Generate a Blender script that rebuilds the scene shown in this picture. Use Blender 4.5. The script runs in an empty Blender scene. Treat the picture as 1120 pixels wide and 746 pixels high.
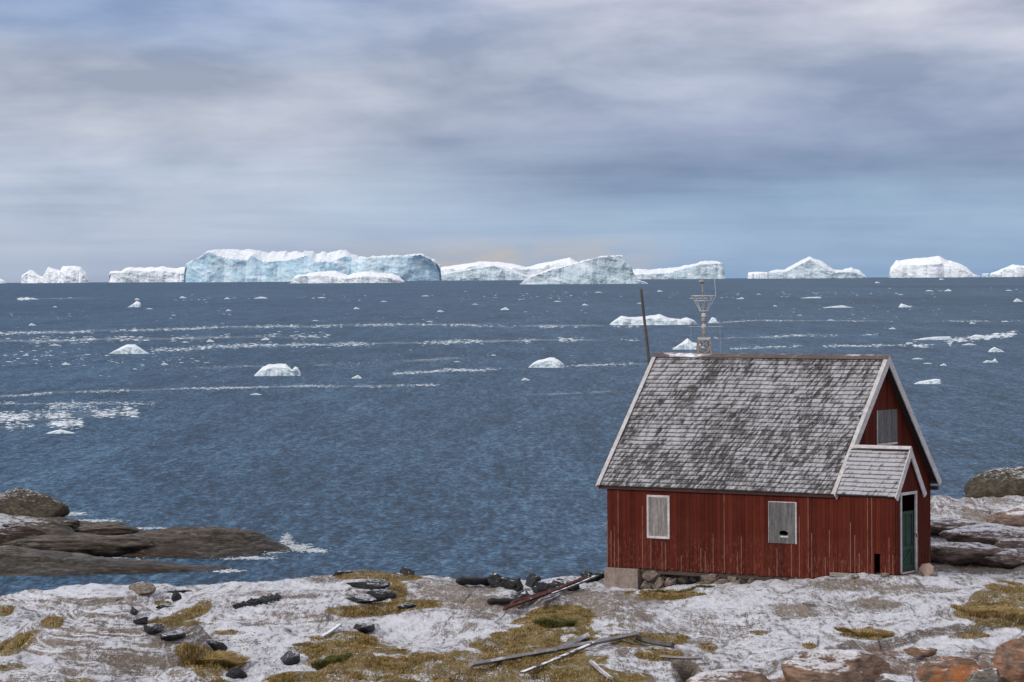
import bpy, math, random
import numpy as np
from mathutils import Vector, Matrix
random.seed(7); rng = np.random.default_rng(11)
S = bpy.context.scene
C = S.collection

# ------------------------------------------------------------------ camera
F = 3430.0; CX, CY = 560.0, 373.0; HC = 10.4; HV = 304.3
pit = math.atan((CY - HV) / F); rol = math.radians(0.36)
fw = np.array([0, math.cos(pit), -math.sin(pit)]); r0 = np.array([1.0, 0, 0]); u0 = np.array([0, math.sin(pit), math.cos(pit)])
RT = r0 * math.cos(rol) - u0 * math.sin(rol); UP = u0 * math.cos(rol) + r0 * math.sin(rol)
cam = bpy.data.cameras.new('camera'); co = bpy.data.objects.new('camera', cam); C.objects.link(co)
M = Matrix(((RT[0], UP[0], -fw[0], 0), (RT[1], UP[1], -fw[1], 0), (RT[2], UP[2], -fw[2], HC), (0, 0, 0, 1)))
co.matrix_world = M
cam.lens = 36 * F / 1120; cam.sensor_width = 36; cam.clip_start = 1; cam.clip_end = 90000
S.camera = co
CAM = np.array([0, 0, HC])

def P(u, v, Y):                       # where the line of sight of a picture point meets the depth Y
    d = fw * F + RT * (u - CX) - UP * (v - CY)
    return CAM + d * (Y / d[1])
def SEA(u, v):
    d = fw * F + RT * (u - CX) - UP * (v - CY)
    return CAM + d * (-HC / d[2])
def proj(X, Y, Z):
    x = X * RT[0] + Y * RT[1] + (Z - HC) * RT[2]; y = X * UP[0] + Y * UP[1] + (Z - HC) * UP[2]; w = X * fw[0] + Y * fw[1] + (Z - HC) * fw[2]
    return CX + F * x / w, CY - F * y / w

# ------------------------------------------------------------------ noise
def _h(ix, iy, s):
    n = (ix.astype(np.int64) * 374761393 + iy.astype(np.int64) * 668265263 + s * 974634777) & 0x7fffffff
    n = ((n ^ (n >> 13)) * 1274126177) & 0x7fffffff
    n = (n ^ (n >> 16)) & 0xffffff
    return n / float(0xffffff) * 2 - 1
def vn(x, y, s=0):
    x = np.asarray(x, float); y = np.asarray(y, float)
    ix = np.floor(x); iy = np.floor(y); fx = x - ix; fy = y - iy
    fx = fx * fx * fx * (fx * (fx * 6 - 15) + 10); fy = fy * fy * fy * (fy * (fy * 6 - 15) + 10)
    a = _h(ix, iy, s); b = _h(ix + 1, iy, s); c = _h(ix, iy + 1, s); d = _h(ix + 1, iy + 1, s)
    return (a * (1 - fx) + b * fx) * (1 - fy) + (c * (1 - fx) + d * fx) * fy
def fbm(x, y, s=0, o=4, g=.5):
    t = 0; a = 1; n = 0
    for k in range(o):
        t = t + a * vn(x * 2 ** k + 17.3 * k, y * 2 ** k - 9.1 * k, s + k); n += a; a *= g
    return t / n
def ridge(x, y, s=0, o=3):
    t = 0; a = 1; n = 0
    for k in range(o):
        t = t + a * (1 - 2 * np.abs(vn(x * 2 ** k + 5.7 * k, y * 2 ** k + 3.3 * k, s + k))); n += a; a *= .5
    return t / n
def sst(a, b, x):
    t = np.clip((x - a) / (b - a), 0, 1); return t * t * (3 - 2 * t)

# ------------------------------------------------------------------ material helpers
class NT:
    def __init__(s, name):
        s.m = bpy.data.materials.new(name); s.m.use_nodes = True; s.t = s.m.node_tree; s.b = s.t.nodes['Principled BSDF']; s.out = s.t.nodes['Material Output']
    def n(s, ty, **k):
        nd = s.t.nodes.new(ty)
        for a, v in k.items():
            if a == 'inp':
                for kk, vv in v.items():
                    if hasattr(vv, 'is_output') or isinstance(vv, bpy.types.NodeSocket): s.t.links.new(vv, nd.inputs[kk])
                    else: nd.inputs[kk].default_value = vv
            else: setattr(nd, a, v)
        return nd
    def co(s, kind='Object', scale=(1, 1, 1), rot=(0, 0, 0), loc=(0, 0, 0)):
        t = s.n('ShaderNodeTexCoord'); m = s.n('ShaderNodeMapping', inp={'Vector': t.outputs[kind], 'Scale': scale, 'Rotation': rot, 'Location': loc}); return m.outputs[0]
    def noise(s, vec, sc, det=4, rough=.55, dist=0, ty='FBM'):
        return s.n('ShaderNodeTexNoise', noise_type=ty, inp={'Vector': vec, 'Scale': sc, 'Detail': det, 'Roughness': rough, 'Distortion': dist}).outputs[0]
    def ramp(s, f, stops, interp='LINEAR'):
        r = s.n('ShaderNodeValToRGB', inp={'Fac': f}); r.color_ramp.interpolation = interp; e = r.color_ramp.elements
        while len(e) < len(stops): e.new(.5)
        for i, (p, c) in enumerate(stops):
            e[i].position = p; e[i].color = (c, c, c, 1) if isinstance(c, (int, float)) else (*c, 1)
        return r.outputs[0]
    def mix(s, f, a, b, bt='MIX'):
        m = s.n('ShaderNodeMix', data_type='RGBA', blend_type=bt)
        for k, v in ((0, f), (6, a), (7, b)):
            if isinstance(v, bpy.types.NodeSocket): s.t.links.new(v, m.inputs[k])
            else: m.inputs[k].default_value = v if k == 0 else (*v, 1)
        return m.outputs[2]
    def ma(s, op, a, b=0, c=0, clamp=False):
        m = s.n('ShaderNodeMath', operation=op, use_clamp=clamp)
        for k, v in enumerate((a, b, c)):
            if isinstance(v, bpy.types.NodeSocket): s.t.links.new(v, m.inputs[k])
            else: m.inputs[k].default_value = v
        return m.outputs[0]
    def attr(s, name): return s.n('ShaderNodeAttribute', attribute_name=name)
    def bump(s, h, st=.3, d=.02, nrm=None):
        i = {'Height': h, 'Strength': st, 'Distance': d}
        if nrm: i['Normal'] = nrm
        return s.n('ShaderNodeBump', inp=i).outputs[0]
    def fin(s, col=None, rough=.8, nrm=None, spec=.3):
        for k, v in (('Base Color', col), ('Roughness', rough), ('Normal', nrm), ('Specular IOR Level', spec)):
            if v is None: continue
            if isinstance(v, bpy.types.NodeSocket): s.t.links.new(v, s.b.inputs[k])
            else: s.b.inputs[k].default_value = (*v, 1) if k == 'Base Color' else v
        return s.m

SNOW = (.83, .815, .85)
def mat_shore():
    t = NT('snow_dusted_rock'); sn = t.attr('snow').outputs['Fac']; gv = t.attr('groove').outputs['Fac']; gr = t.attr('grass').outputs['Fac']; li = t.attr('lichen').outputs['Fac']; dk = t.attr('dark').outputs['Fac']; og = t.attr('orange').outputs['Fac']
    v = t.co(); vs = t.co(scale=(1.0, .22, 3.0), rot=(0, 0, .25))
    n1 = t.noise(t.co(scale=(1, .4, 1)), 1.1, 6, .6, .6); n2 = t.noise(t.co(scale=(1, .25, 1)), 9, 6, .75); n3 = t.noise(vs, 4.5, 8, .72, .9); n4 = t.noise(t.co(scale=(1, .3, 1)), 34, 3, .8)
    n5 = t.noise(t.co(scale=(1, .2, 1), rot=(0, 0, .12)), 13, 6, .75, 1.2)
    rock = t.ramp(n1, [(.28, (.22, .17, .135)), (.45, (.37, .295, .235)), (.6, (.44, .35, .285)), (.74, (.37, .26, .205))])
    rock = t.mix(t.ramp(n2, [(.35, .45), (.60, 0)]), rock, (.12, .098, .08))
    rock = t.mix(t.ramp(n4, [(.4, .35), (.6, 0)]), rock, (.075, .06, .05)); rock = t.mix(t.ramp(n3, [(.34, .45), (.46, 0)]), rock, (.06, .05, .043))
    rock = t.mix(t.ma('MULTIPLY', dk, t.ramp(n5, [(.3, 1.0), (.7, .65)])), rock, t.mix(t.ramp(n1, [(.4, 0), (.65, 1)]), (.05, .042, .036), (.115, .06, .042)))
    # brown-pink faces, then orange lichen
    bl = t.ma('MULTIPLY', t.ramp(li, [(0, 0), (.5, 1)]), t.ramp(n2, [(.3, 1), (.68, .55)]))
    rock = t.mix(bl, rock, t.mix(t.ramp(n5, [(.42, 0), (.6, 1)]), (.27, .15, .10), (.17, .105, .075)))
    ol = t.ramp(t.ma('ADD', og, t.ma('MULTIPLY', t.ma('SUBTRACT', n2, .5), 1.1)), [(.5, 0), (.68, .85)])
    rock = t.mix(ol, rock, t.mix(n4, (.30, .085, .012), (.42, .15, .03)))
    earth = t.ramp(t.noise(v, 6, 5, .7), [(.3, (.10, .07, .025)), (.5, (.22, .155, .055)), (.72, (.32, .25, .13))])
    gmask = t.ramp(t.ma('ADD', gr, t.ma('MULTIPLY', t.ma('SUBTRACT', n2, .5), .9)), [(.42, 0), (.55, 1)])
    nf = t.noise(t.co(scale=(1, .5, 1)), 22, 5, .8); rock = t.mix(t.ramp(nf, [(.40, .55), (.52, 0)]), rock, (.085, .066, .055)); rock = t.mix(t.ramp(nf, [(.54, 0), (.68, .45)]), rock, (.50, .43, .38))
    ground = t.mix(gmask, rock, earth)
    sx3 = t.n('ShaderNodeSeparateXYZ', inp={0: t.co()}).outputs; ph = t.attr('phase').outputs['Fac']; dm = t.attr('domed').outputs['Fac']
    lv = t.n('ShaderNodeCombineXYZ', inp={0: t.ma('MULTIPLY', sx3[0], 1.1), 1: t.ma('MULTIPLY', sx3[1], .25), 2: ph}).outputs[0]
    nl = t.noise(lv, 1.0, 4, .6, .5)
    rock = ground
    # snow amount
    q = t.ma('ADD', t.ma('MULTIPLY', t.ma('SUBTRACT', n3, .5), 1.3), t.ma('MULTIPLY', t.ma('SUBTRACT', n5, .5), 2.6))
    q = t.ma('ADD', q, t.ma('MULTIPLY', t.ma('SUBTRACT', n4, .5), 2.4))
    q = t.ma('ADD', q, t.ma('MULTIPLY', t.ma('SUBTRACT', n2, .5), 2.6))
    q = t.ma('ADD', q, t.ma('MULTIPLY', gv, .3)); q = t.ma('ADD', q, t.ma('MULTIPLY', t.ma('SUBTRACT', nl, .5), t.ma('ADD', 2.6, t.ma('MULTIPLY', dm, 3.5))))
    nz = t.n('ShaderNodeSeparateXYZ', inp={0: t.n('ShaderNodeNewGeometry').outputs['Normal']}).outputs[2]
    q = t.ma('ADD', q, t.ma('MULTIPLY', t.ma('MAXIMUM', t.ma('SUBTRACT', nz, .955), -.12), 4.5))
    q = t.ma('ADD', q, t.ma('SUBTRACT', t.ma('MULTIPLY', sn, 1.75), .60))
    q = t.ma('SUBTRACT', q, t.ma('MULTIPLY', gmask, .75))
    smk = t.ramp(t.ma('ADD', t.ma('MULTIPLY', q, .5), .5), [(.30, 0), (.46, .32), (.60, .76), (.90, .97)])
    vor = t.n('ShaderNodeTexVoronoi', feature='DISTANCE_TO_EDGE', inp={'Vector': t.mix(.25, t.co(scale=(1, .6, 1), rot=(0, 0, .7)), t.n('ShaderNodeTexNoise', inp={'Vector': v, 'Scale': 1.3, 'Detail': 4}).outputs[1]), 'Scale': .55}).outputs[0]
    crack = t.ma('MULTIPLY', t.ramp(vor, [(.0, 1), (.012, 0)]), t.ramp(n1, [(.45, 0), (.55, 1)]))
    smk = t.ma('MAXIMUM', smk, t.ma('MULTIPLY', crack, t.ramp(sn, [(.1, 0), (.3, .85)])))
    snowc = t.mix(t.ramp(n2, [(.3, .35), (.6, 0)]), SNOW, (.56, .55, .60))
    col = t.mix(smk, ground, snowc)
    vd = t.n('ShaderNodeTexVoronoi', feature='DISTANCE_TO_EDGE', inp={'Vector': t.mix(.12, t.co(scale=(1, .3, 1), rot=(0, 0, .15)), t.n('ShaderNodeTexNoise', inp={'Vector': t.co(scale=(1, .4, 1)), 'Scale': 1.6, 'Detail': 5}).outputs[1]), 'Scale': .7, 'Randomness': 1.0}).outputs[0]
    dc = t.ma('MULTIPLY', t.ma('MULTIPLY', t.ramp(vd, [(.0, 1), (.008, .7), (.022, 0)]), t.ma('MULTIPLY', t.ramp(n3, [(.45, 0), (.6, .85)]), t.ramp(n1, [(.44, 0), (.56, 1)]))), t.ma('SUBTRACT', 1.0, gmask))
    col = t.mix(dc, col, (.045, .036, .03))
    h = t.ma('ADD', t.ma('MULTIPLY', n3, .6), t.ma('ADD', t.ma('MULTIPLY', n2, .5), t.ma('MULTIPLY', n4, .15)))
    h = t.ma('ADD', h, t.ma('MULTIPLY', smk, .12)); h = t.ma('SUBTRACT', t.ma('ADD', h, t.ma('MULTIPLY', nl, -.6)), t.ma('MULTIPLY', dc, .8))
    return t.fin(col, t.mix(smk, (.85,) * 3, (.6,) * 3), t.bump(h, 1.0, .13), .15)

def mat_rock(name, base, dark, snow=.3, lichen=0, wet=.8, up=.6, scale=1.0):
    t = NT(name); v = t.co(); n1 = t.noise(v, 1.6 * scale, 6, .65, .5); n2 = t.noise(v, 17 * scale, 5, .75); n3 = t.noise(t.co(scale=(.6, .6, 3), rot=(.3, .2, 0)), 4.2 * scale, 7, .74, .7)
    c = t.mix(t.ramp(n1, [(.35, 0), (.65, 1)]), dark, base); c = t.mix(t.ramp(n3, [(.40, .85), (.52, 0)]), c, tuple(x * .45 for x in dark)); c = t.mix(t.ramp(n3, [(.56, 0), (.68, .6)]), c, tuple(min(.6, x * 1.7) for x in base))
    if lichen: c = t.mix(t.ramp(t.noise(v, 1.3 * scale, 7, .75), [(.62 - .3 * lichen, 0), (.76 - .3 * lichen, .85)]), c, t.mix(n2, (.38, .10, .015), (.52, .19, .05)))
    nz = t.n('ShaderNodeSeparateXYZ', inp={0: t.n('ShaderNodeNewGeometry').outputs['Normal']}).outputs[2]
    q = t.ma('ADD', t.ma('MULTIPLY', t.ma('SUBTRACT', nz, up), 1.1), t.ma('MULTIPLY', t.ma('SUBTRACT', n3, .5), 2.0)); q = t.ma('ADD', q, t.ma('MULTIPLY', t.ma('SUBTRACT', n2, .5), 1.2)); q = t.ma('ADD', q, snow - .45)
    sm = t.ramp(q, [(0, 0), (.12, .6), (.4, .95)])
    if snow > 0: c = t.mix(sm, c, SNOW)
    h = t.ma('ADD', n3, t.ma('MULTIPLY', n2, .35))
    return t.fin(c, wet, t.bump(h, .8, .12 / scale), .3)

def mat_plain(name, c1, c2, sc=6, stretch=(1, 1, 1), rough=.8, bs=.4, bd=.01, frost=0, spec=.3):
    t = NT(name); v = t.co(scale=stretch); a = t.noise(v, sc, 6, .7, .3); b = t.noise(t.co(), sc * 4, 4, .7)
    c = t.mix(t.ramp(a, [(.35, 0), (.65, 1)]), c1, c2); c = t.mix(t.ramp(b, [(.35, .35), (.6, 0)]), c, tuple(x * .45 for x in c1))
    if frost:
        nz = t.n('ShaderNodeSeparateXYZ', inp={0: t.n('ShaderNodeNewGeometry').outputs['Normal']}).outputs[2]
        f = t.ma('ADD', t.ma('MULTIPLY', t.ma('SUBTRACT', nz, .5), .9), t.ma('MULTIPLY', t.ma('SUBTRACT', a, .5), 2.4)); f = t.ma('ADD', f, frost - .5)
        c = t.mix(t.ramp(f, [(0, 0), (.25, .9)]), c, SNOW)
    return t.fin(c, rough, t.bump(t.ma('ADD', a, b), bs, bd), spec)

# ------------------------------------------------------------------ mesh helpers
def mesh_obj(name, V, Fc, mat, parent=None, smooth=False, mats=None, mi=None, attrs=None):
    me = bpy.data.meshes.new(name); V = [tuple(map(float, p)) for p in V] if not isinstance(V, np.ndarray) else V.tolist()
    me.from_pydata(V, [], [tuple(int(i) for i in f) for f in Fc])
    for m in (mats or [mat]): me.materials.append(m)
    if mi is not None: me.polygons.foreach_set('material_index', np.array(mi, dtype=np.int32))
    if smooth: me.polygons.foreach_set('use_smooth', [True] * len(me.polygons))
    if attrs:
        for k, a in attrs.items():
            at = me.attributes.new(k, 'FLOAT', 'POINT'); at.data.foreach_set('value', np.asarray(a, dtype=np.float32).ravel())
    me.update()
    o = bpy.data.objects.new(name, me); C.objects.link(o)
    if parent: o.parent = parent
    return o
class MB:
    def __init__(s): s.V = []; s.F = []; s.mi = []
    def add(s, V, Fc, mi=0):
        n = len(s.V); s.V += [tuple(map(float, p)) for p in V]; s.F += [tuple(i + n for i in f) for f in Fc]; s.mi += [mi] * len(Fc)
    def box(s, x0, x1, y0, y1, z0, z1, mi=0):
        s.add([(x, y, z) for z in (z0, z1) for y in (y0, y1) for x in (x0, x1)], [(0, 2, 3, 1), (4, 5, 7, 6), (0, 1, 5, 4), (2, 6, 7, 3), (0, 4, 6, 2), (1, 3, 7, 5)], mi)
    def prism(s, pts8, mi=0):
        s.add(pts8, [(0, 2, 3, 1), (4, 5, 7, 6), (0, 1, 5, 4), (2, 6, 7, 3), (0, 4, 6, 2), (1, 3, 7, 5)], mi)
    def bar(s, p, q, w, h, up=(0, 0, 1), mi=0, w2=None, h2=None, twist=0):
        p = np.array(p, float); q = np.array(q, float); d = q - p; d /= np.linalg.norm(d); sd = np.cross(d, up); sd /= np.linalg.norm(sd); uu = np.cross(sd, d)
        if twist: sd, uu = sd * math.cos(twist) + uu * math.sin(twist), uu * math.cos(twist) - sd * math.sin(twist)
        w2 = w2 or w; h2 = h2 or h; L = []
        for c, ww, hh in ((p, w, h), (q, w2, h2)):
            L += [c - sd * ww / 2 - uu * hh / 2, c + sd * ww / 2 - uu * hh / 2, c - sd * ww / 2 + uu * hh / 2, c + sd * ww / 2 + uu * hh / 2]
        s.prism(L, mi)
    def tube(s, pts, rad, n=8, mi=0, cap=True):
        pts = [np.array(p, float) for p in pts]; rad = rad if hasattr(rad, '__len__') else [rad] * len(pts); V = []; Fc = []
        for i, p in enumerate(pts):
            d = pts[min(i + 1, len(pts) - 1)] - pts[max(i - 1, 0)]; d /= np.linalg.norm(d); a = np.cross(d, (0.13, .27, .95)); a /= np.linalg.norm(a); b = np.cross(d, a)
            for k in range(n):
                t = 2 * math.pi * k / n; V.append(p + (a * math.cos(t) + b * math.sin(t)) * rad[i])
        for i in range(len(pts) - 1):
            for k in range(n): Fc.append((i * n + k, i * n + (k + 1) % n, (i + 1) * n + (k + 1) % n, (i + 1) * n + k))
        if cap: Fc += [tuple(range(n))[::-1], tuple((len(pts) - 1) * n + k for k in range(n))]
        s.add(V, Fc, mi)
    def build(s, name, mat, parent=None, smooth=False, mats=None): return mesh_obj(name, s.V, s.F, mat, parent, smooth, mats, s.mi if mats else None)

import bmesh
_ico = {}
def ico(sub):
    if sub not in _ico:
        bm = bmesh.new(); bmesh.ops.create_icosphere(bm, subdivisions=sub, radius=1); bm.verts.ensure_lookup_table()
        _ico[sub] = (np.array([v.co[:] for v in bm.verts]), [tuple(v.index for v in f.verts) for f in bm.faces]); bm.free()
    return _ico[sub]
def rock_mesh(size, seed, planes=14, sub=4, rough=.06, soft=.25, flat_bottom=None):
    V, Fc = ico(sub); r = np.random.default_rng(seed)
    n = r.normal(size=(planes, 3)); n /= np.linalg.norm(n, axis=1)[:, None]; d = r.uniform(.62, 1.0, planes)
    dt = V @ n.T; rad = np.where(dt > .05, d / np.maximum(dt, .05), 9).min(axis=1); rad = np.minimum(rad, 1.25)
    rad = rad * (1 - soft) + soft * .85
    rad = rad * (1 + rough * fbm(V[:, 0] * 3 + seed, V[:, 1] * 3 + V[:, 2] * 2.3, seed % 97, 4) * 2)
    W = V * rad[:, None] * np.array(size)
    if flat_bottom is not None: W[:, 2] = np.maximum(W[:, 2], -flat_bottom)
    return W, Fc
def tag(o, label=None, cat=None, group=None, kind=None):
    if label: o['label'] = label
    if cat: o['category'] = cat
    if group: o['group'] = group
    if kind: o['kind'] = kind
    return o
def empty(name, loc, rz=0):
    o = bpy.data.objects.new(name, None); C.objects.link(o); o.location = tuple(loc); o.rotation_euler = (0, 0, rz); o.empty_display_size = .2; return o

# ------------------------------------------------------------------ shore terrain
def axis(lo, hi, a, b, fine, grow=1.12, cap=2.0):
    c = list(np.arange(a, b, fine)); s = fine; x = b
    while x < hi: c.append(x); s = min(s * grow, cap); x += s
    c.append(hi); s = fine; x = a; L = []
    while x > lo: s = min(s * grow, cap); x -= s; L.append(max(x, lo))
    return np.array(sorted(set(np.round(L[::-1] + c, 4))))
xs = axis(-60, 60, -13.2, 15.5, .042); ys = axis(12, 112, 59.5, 84, .07)
GX, GY = np.meshgrid(xs, ys)
# control points (u, v, depth) on the visible ground
ctrl = []
def cp(u, v, Y): p = P(u, v, Y); ctrl.append((p[0], p[1], p[2]))
for u in (-150, 0, 150, 300, 450, 600, 750):
    cp(u, 746, 60.5); cp(u, 705, 65.5); cp(u, 670, 71.5)
for u in (900, 1050, 1200):
    cp(u, 700, 65.5); cp(u, 668, 71)
for u, v in ((900, 746), (1050, 746), (1200, 750)): cp(u, v, 61.5)
for u, v in ((-100, 668), (0, 655), (60, 648), (120, 641), (200, 650), (260, 639), (330, 630), (400, 629), (480, 632), (560, 634), (630, 636)): cp(u, v, 79.5)
for u, v, Y in ((660, 646, 79.3), (700, 645, 78.6), (740, 642, 78), (800, 640, 77.3), (860, 634, 76.6), (910, 631, 75.7), (976, 630, 74.8), (1015, 628, 76.5), (1060, 632, 79), (1120, 634, 79), (1200, 636, 79)): cp(u, v, Y)
for X, Y, Z in ((0, 82.5, 2.5), (4, 84, 2.6), (8, 84, 2.9), (6, 80, 2.75), (10, 82, 3.0)): ctrl.append((X, Y, Z))
for u, v, Y in ((1030, 618, 82.3), (1120, 620, 82.3), (1220, 620, 82.5), (1030, 590, 84.5), (1120, 590, 84.5), (1030, 566, 88), (1120, 562, 88.5), (1220, 560, 89), (1035, 549, 93.5), (1120, 547, 95), (1230, 545, 96)): cp(u, v, Y)
for X in (-55, -35, -18, -6, 6, 20, 35, 55):
    ctrl += [(X, 45, 2.3), (X, 25, 2.2)]
for Y in (60, 70, 79): ctrl += [(-45, Y, 2.5), (40, Y, 3.2)]
ctrl = np.array(ctrl)
def tps_fit(c, lam=.02):
    d = np.linalg.norm(c[:, None, :2] - c[None, :, :2], axis=2); K = d + lam * np.eye(len(c)) * -1
    n = len(c); A = np.zeros((n + 3, n + 3)); A[:n, :n] = K; A[:n, n] = 1; A[:n, n + 1:] = c[:, :2]; A[n:, :n] = A[:n, n:].T
    b = np.concatenate([c[:, 2], [0, 0, 0]]); return np.linalg.solve(A, b)
w = tps_fit(ctrl)
Z = np.full(GX.shape, w[len(ctrl)]) + GX * w[len(ctrl) + 1] + GY * w[len(ctrl) + 2]
for (a, b, _), k in zip(ctrl, w): Z += k * np.sqrt((GX - a) ** 2 + (GY - b) ** 2 + .3)
def dome(u, v, Y, rx, ry, h, ang=0, pw=1.0):
    global Z
    p = P(u, v, Y); dx = GX - p[0]; dy = GY - p[1]; c, s = math.cos(ang), math.sin(ang)
    d = np.sqrt(((dx * c + dy * s) / rx) ** 2 + ((-dx * s + dy * c) / ry) ** 2) + .10 * fbm(GX * .9, GY * .7, int(u) % 50, 3)
    Z = Z + h * np.clip(1 - d ** 2, 0, 1) ** pw
dome(122, 714, 64.6, 2.2, 2.9, .86, 0, .75); dome(85, 662, 75.0, 2.2, 2.2, .46, .1, .7); dome(215, 735, 61.5, .9, 1.2, .16, 0, .9)
dome(300, 662, 72.5, 3.2, 3.2, .34, .2, .7); dome(40, 742, 60.8, 2.0, 1.4, .3, 0, .7); dome(745, 690, 67.5, 2.4, 2.0, .26, .1, .7); dome(500, 655, 74.5, 3.4, 3.6, .32, -.1); dome(660, 665, 73.5, 1.4, 4, .20, .1)
dome(850, 678, 70.5, 4.0, 3.4, .30, 0, .8); dome(985, 680, 69.5, 1.8, 1.8, .12); dome(660, 735, 62, 2.3, 2.0, .25); dome(0, 735, 62, 1.5, 1.6, .25)
# ledges at the lower right: ground steps down towards the viewer along a slanting edge
pa, pb = P(790, 752, 61.5), P(1000, 694, 66.8)
dd = (GY - pa[1]) - (pb[1] - pa[1]) / (pb[0] - pa[0]) * (GX - pa[0]) + .35 * fbm(GX * .9, GY * .9, 5, 3)
side = sst(-.1, -.5, dd) * sst(4.0, 5.0, GX) * sst(50, 58, GY)
Z = Z - .20 * side
edge2 = (GX - P(1010, 720, 63)[0]); lowr = sst(64.6, 64.2, GY + .3 * vn(GX * .8, GY * 0, 3)) * sst(8.6, 8.9, GX) * sst(50, 58, GY); Z = Z - .25 * lowr * (1 - side)
# a narrow dark cleft below the planks
cl = P(752, 738, 61.2); q = np.exp(-(((GX - cl[0] + .12 * fbm(GX * 0, GY * 2, 3)) / .17) ** 2)) * sst(62.3, 61.9, GY) * sst(56, 58, GY); Z = Z - .45 * q
Zs = Z.copy()
lay = ridge(GX * .5 + .25 * fbm(GX, GY * .5, 8) , Zs * 14.0 + GY * .25 + .35 * fbm(GX * .8, GY * .4, 9), 21, 2)
near = sst(50, 58, GY)
domem = np.exp(-((GX + 8.3) / 2.3) ** 2 - ((GY - 64.0) / 3.0) ** 2) + np.exp(-((GX + 10.4) / 2.3) ** 2 - ((GY - 75.5) / 2.5) ** 2)
Z += (.016 + .014 * domem) * lay + .24 * fbm(GX * .5, GY * .24, 31, 3) * near * sst(74.5, 70, GY + .25 * GX) + .08 * fbm(GX * .45, GY * .22, 35, 3) * near + .095 * fbm(GX * 1.3, GY * .5, 41, 4) * near + .034 * fbm(GX * 4.0, GY * 1.3, 51, 3) * near - .065 * np.clip(ridge(GX * .55 + .12 * GY + .3 * fbm(GX, GY * .4, 54), GY * .22, 53, 4) - .25, 0, 1) * 1.6 * near - .05 * np.clip(ridge(GX * 1.3 - .25 * GY, GY * .5, 57, 3) - .45, 0, 1) * 1.8 * near
crease = np.clip(ridge(GX * .55 + .12 * GY + .3 * fbm(GX, GY * .4, 54), GY * .22, 53, 4) - .5, 0, 1) * 2 * near
# broken ledge faces on the rising rock at the right
hill = sst(80.5, 83.5, GY) * sst(10.5, 12.5, GX)
Z += hill * (.20 * ridge(GX * .35, GY * .5 + Z * .8, 61, 4) + .10 * fbm(GX * 1.2, GY * .8, 63, 4))
q_ = Z / .42 + .8 * fbm(GX * .3, GY * .2, 65, 4) + .12 * GX; fr_q = q_ - np.floor(q_); Z += hill * .42 * .8 * (sst(.25, .75, fr_q) - fr_q)
# shoreline fall-off behind
back = 80.6 + 3.0 * sst(-2, 2.5, GX) + 3.5 * sst(2.5, 7, GX) + 9.5 * sst(9.5, 12.5, GX) + .5 * fbm(GX * .5, GX * 0, 71, 3)
Z = Z - np.clip(GY - back, 0, None) ** 1.2 * .95
Z = np.maximum(Z, -3)
def zt(x, y):
    i = int(np.clip(np.searchsorted(xs, x) - 1, 0, len(xs) - 2)); j = int(np.clip(np.searchsorted(ys, y) - 1, 0, len(ys) - 2))
    a = (x - xs[i]) / (xs[i + 1] - xs[i]); b = (y - ys[j]) / (ys[j + 1] - ys[j])
    return float((Z[j, i] * (1 - a) + Z[j, i + 1] * a) * (1 - b) + (Z[j + 1, i] * (1 - a) + Z[j + 1, i + 1] * a) * b)
def G(u, v):
    Y = 56.0
    while Y < 100:
        p = P(u, v, Y)
        if p[2] <= zt(p[0], p[1]): return p
        Y += .05
    return P(u, v, 80)
U, Vv = proj(GX, GY, Z)
wob = 9 * fbm(GX * 1.1, GY * .8, 81, 4)
def ell(lst, soft=.25, k=1.0):
    m = np.zeros(GX.shape)
    for (cu, cv, ru, rv, *an) in lst:
        a = math.radians(an[0]) if an else 0; dx = U - cu; dy = Vv - cv; c, s = math.cos(a), math.sin(a)
        d = np.sqrt(((dx * c + dy * s) / ru) ** 2 + ((-dx * s + dy * c) / rv) ** 2) + k * wob / 17
        m = np.maximum(m, sst(1 + soft, 1 - soft, d))
    return m
front = sst(58, 59, GY) * sst(84, 81, GY)
grass_l = [(375, 716, 48, 22), (440, 735, 110, 24), (560, 728, 90, 24), (640, 742, 60, 12), (350, 745, 70, 14), (590, 690, 40, 22, -30), (560, 706, 55, 14), (625, 680, 26, 14), (600, 672, 34, 9, -12), (640, 700, 20, 8), (395, 668, 40, 7), (425, 664, 55, 6, -5), (430, 632, 30, 5), (395, 629, 28, 5), (435, 646, 14, 12, 60), (205, 673, 27, 7, -10), (222, 664, 9, 7, -40), (178, 660, 9, 3), (196, 681, 35, 4), (250, 692, 20, 3), (228, 728, 28, 19, 25), (205, 712, 12, 8), (18, 706, 22, 9, -25), (58, 680, 12, 6), (5, 668, 10, 6), (90, 745, 20, 4), (1095, 668, 44, 23, -12), (1075, 655, 26, 12, -25), (1110, 648, 25, 9), (950, 694, 33, 7), (1062, 695, 24, 5), (1120, 680, 30, 12), (725, 651, 40, 5), (700, 700, 50, 8), (720, 716, 28, 7), (775, 708, 12, 5), (832, 692, 12, 4), (885, 707, 7, 3), (4, 730, 26, 3)]
grass = ell(grass_l, .22) * front
bare_l = [(520, 652, 62, 18, 10), (470, 645, 40, 12), (650, 668, 60, 14, -5), (625, 655, 50, 12), (690, 672, 22, 10), (330, 650, 60, 5), (340, 632, 30, 5), (930, 640, 50, 6), (1000, 645, 50, 6), (870, 668, 24, 9), (960, 660, 24, 5), (700, 655, 40, 8)]
bare = ell(bare_l, .45) * front
half_l = [(130, 700, 95, 32), (110, 655, 32, 12), (740, 690, 70, 22), (330, 670, 50, 14), (905, 662, 60, 18), (560, 670, 60, 22), (700, 715, 110, 25), (200, 735, 32, 16)]
half = ell(half_l, .5) * front
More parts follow.
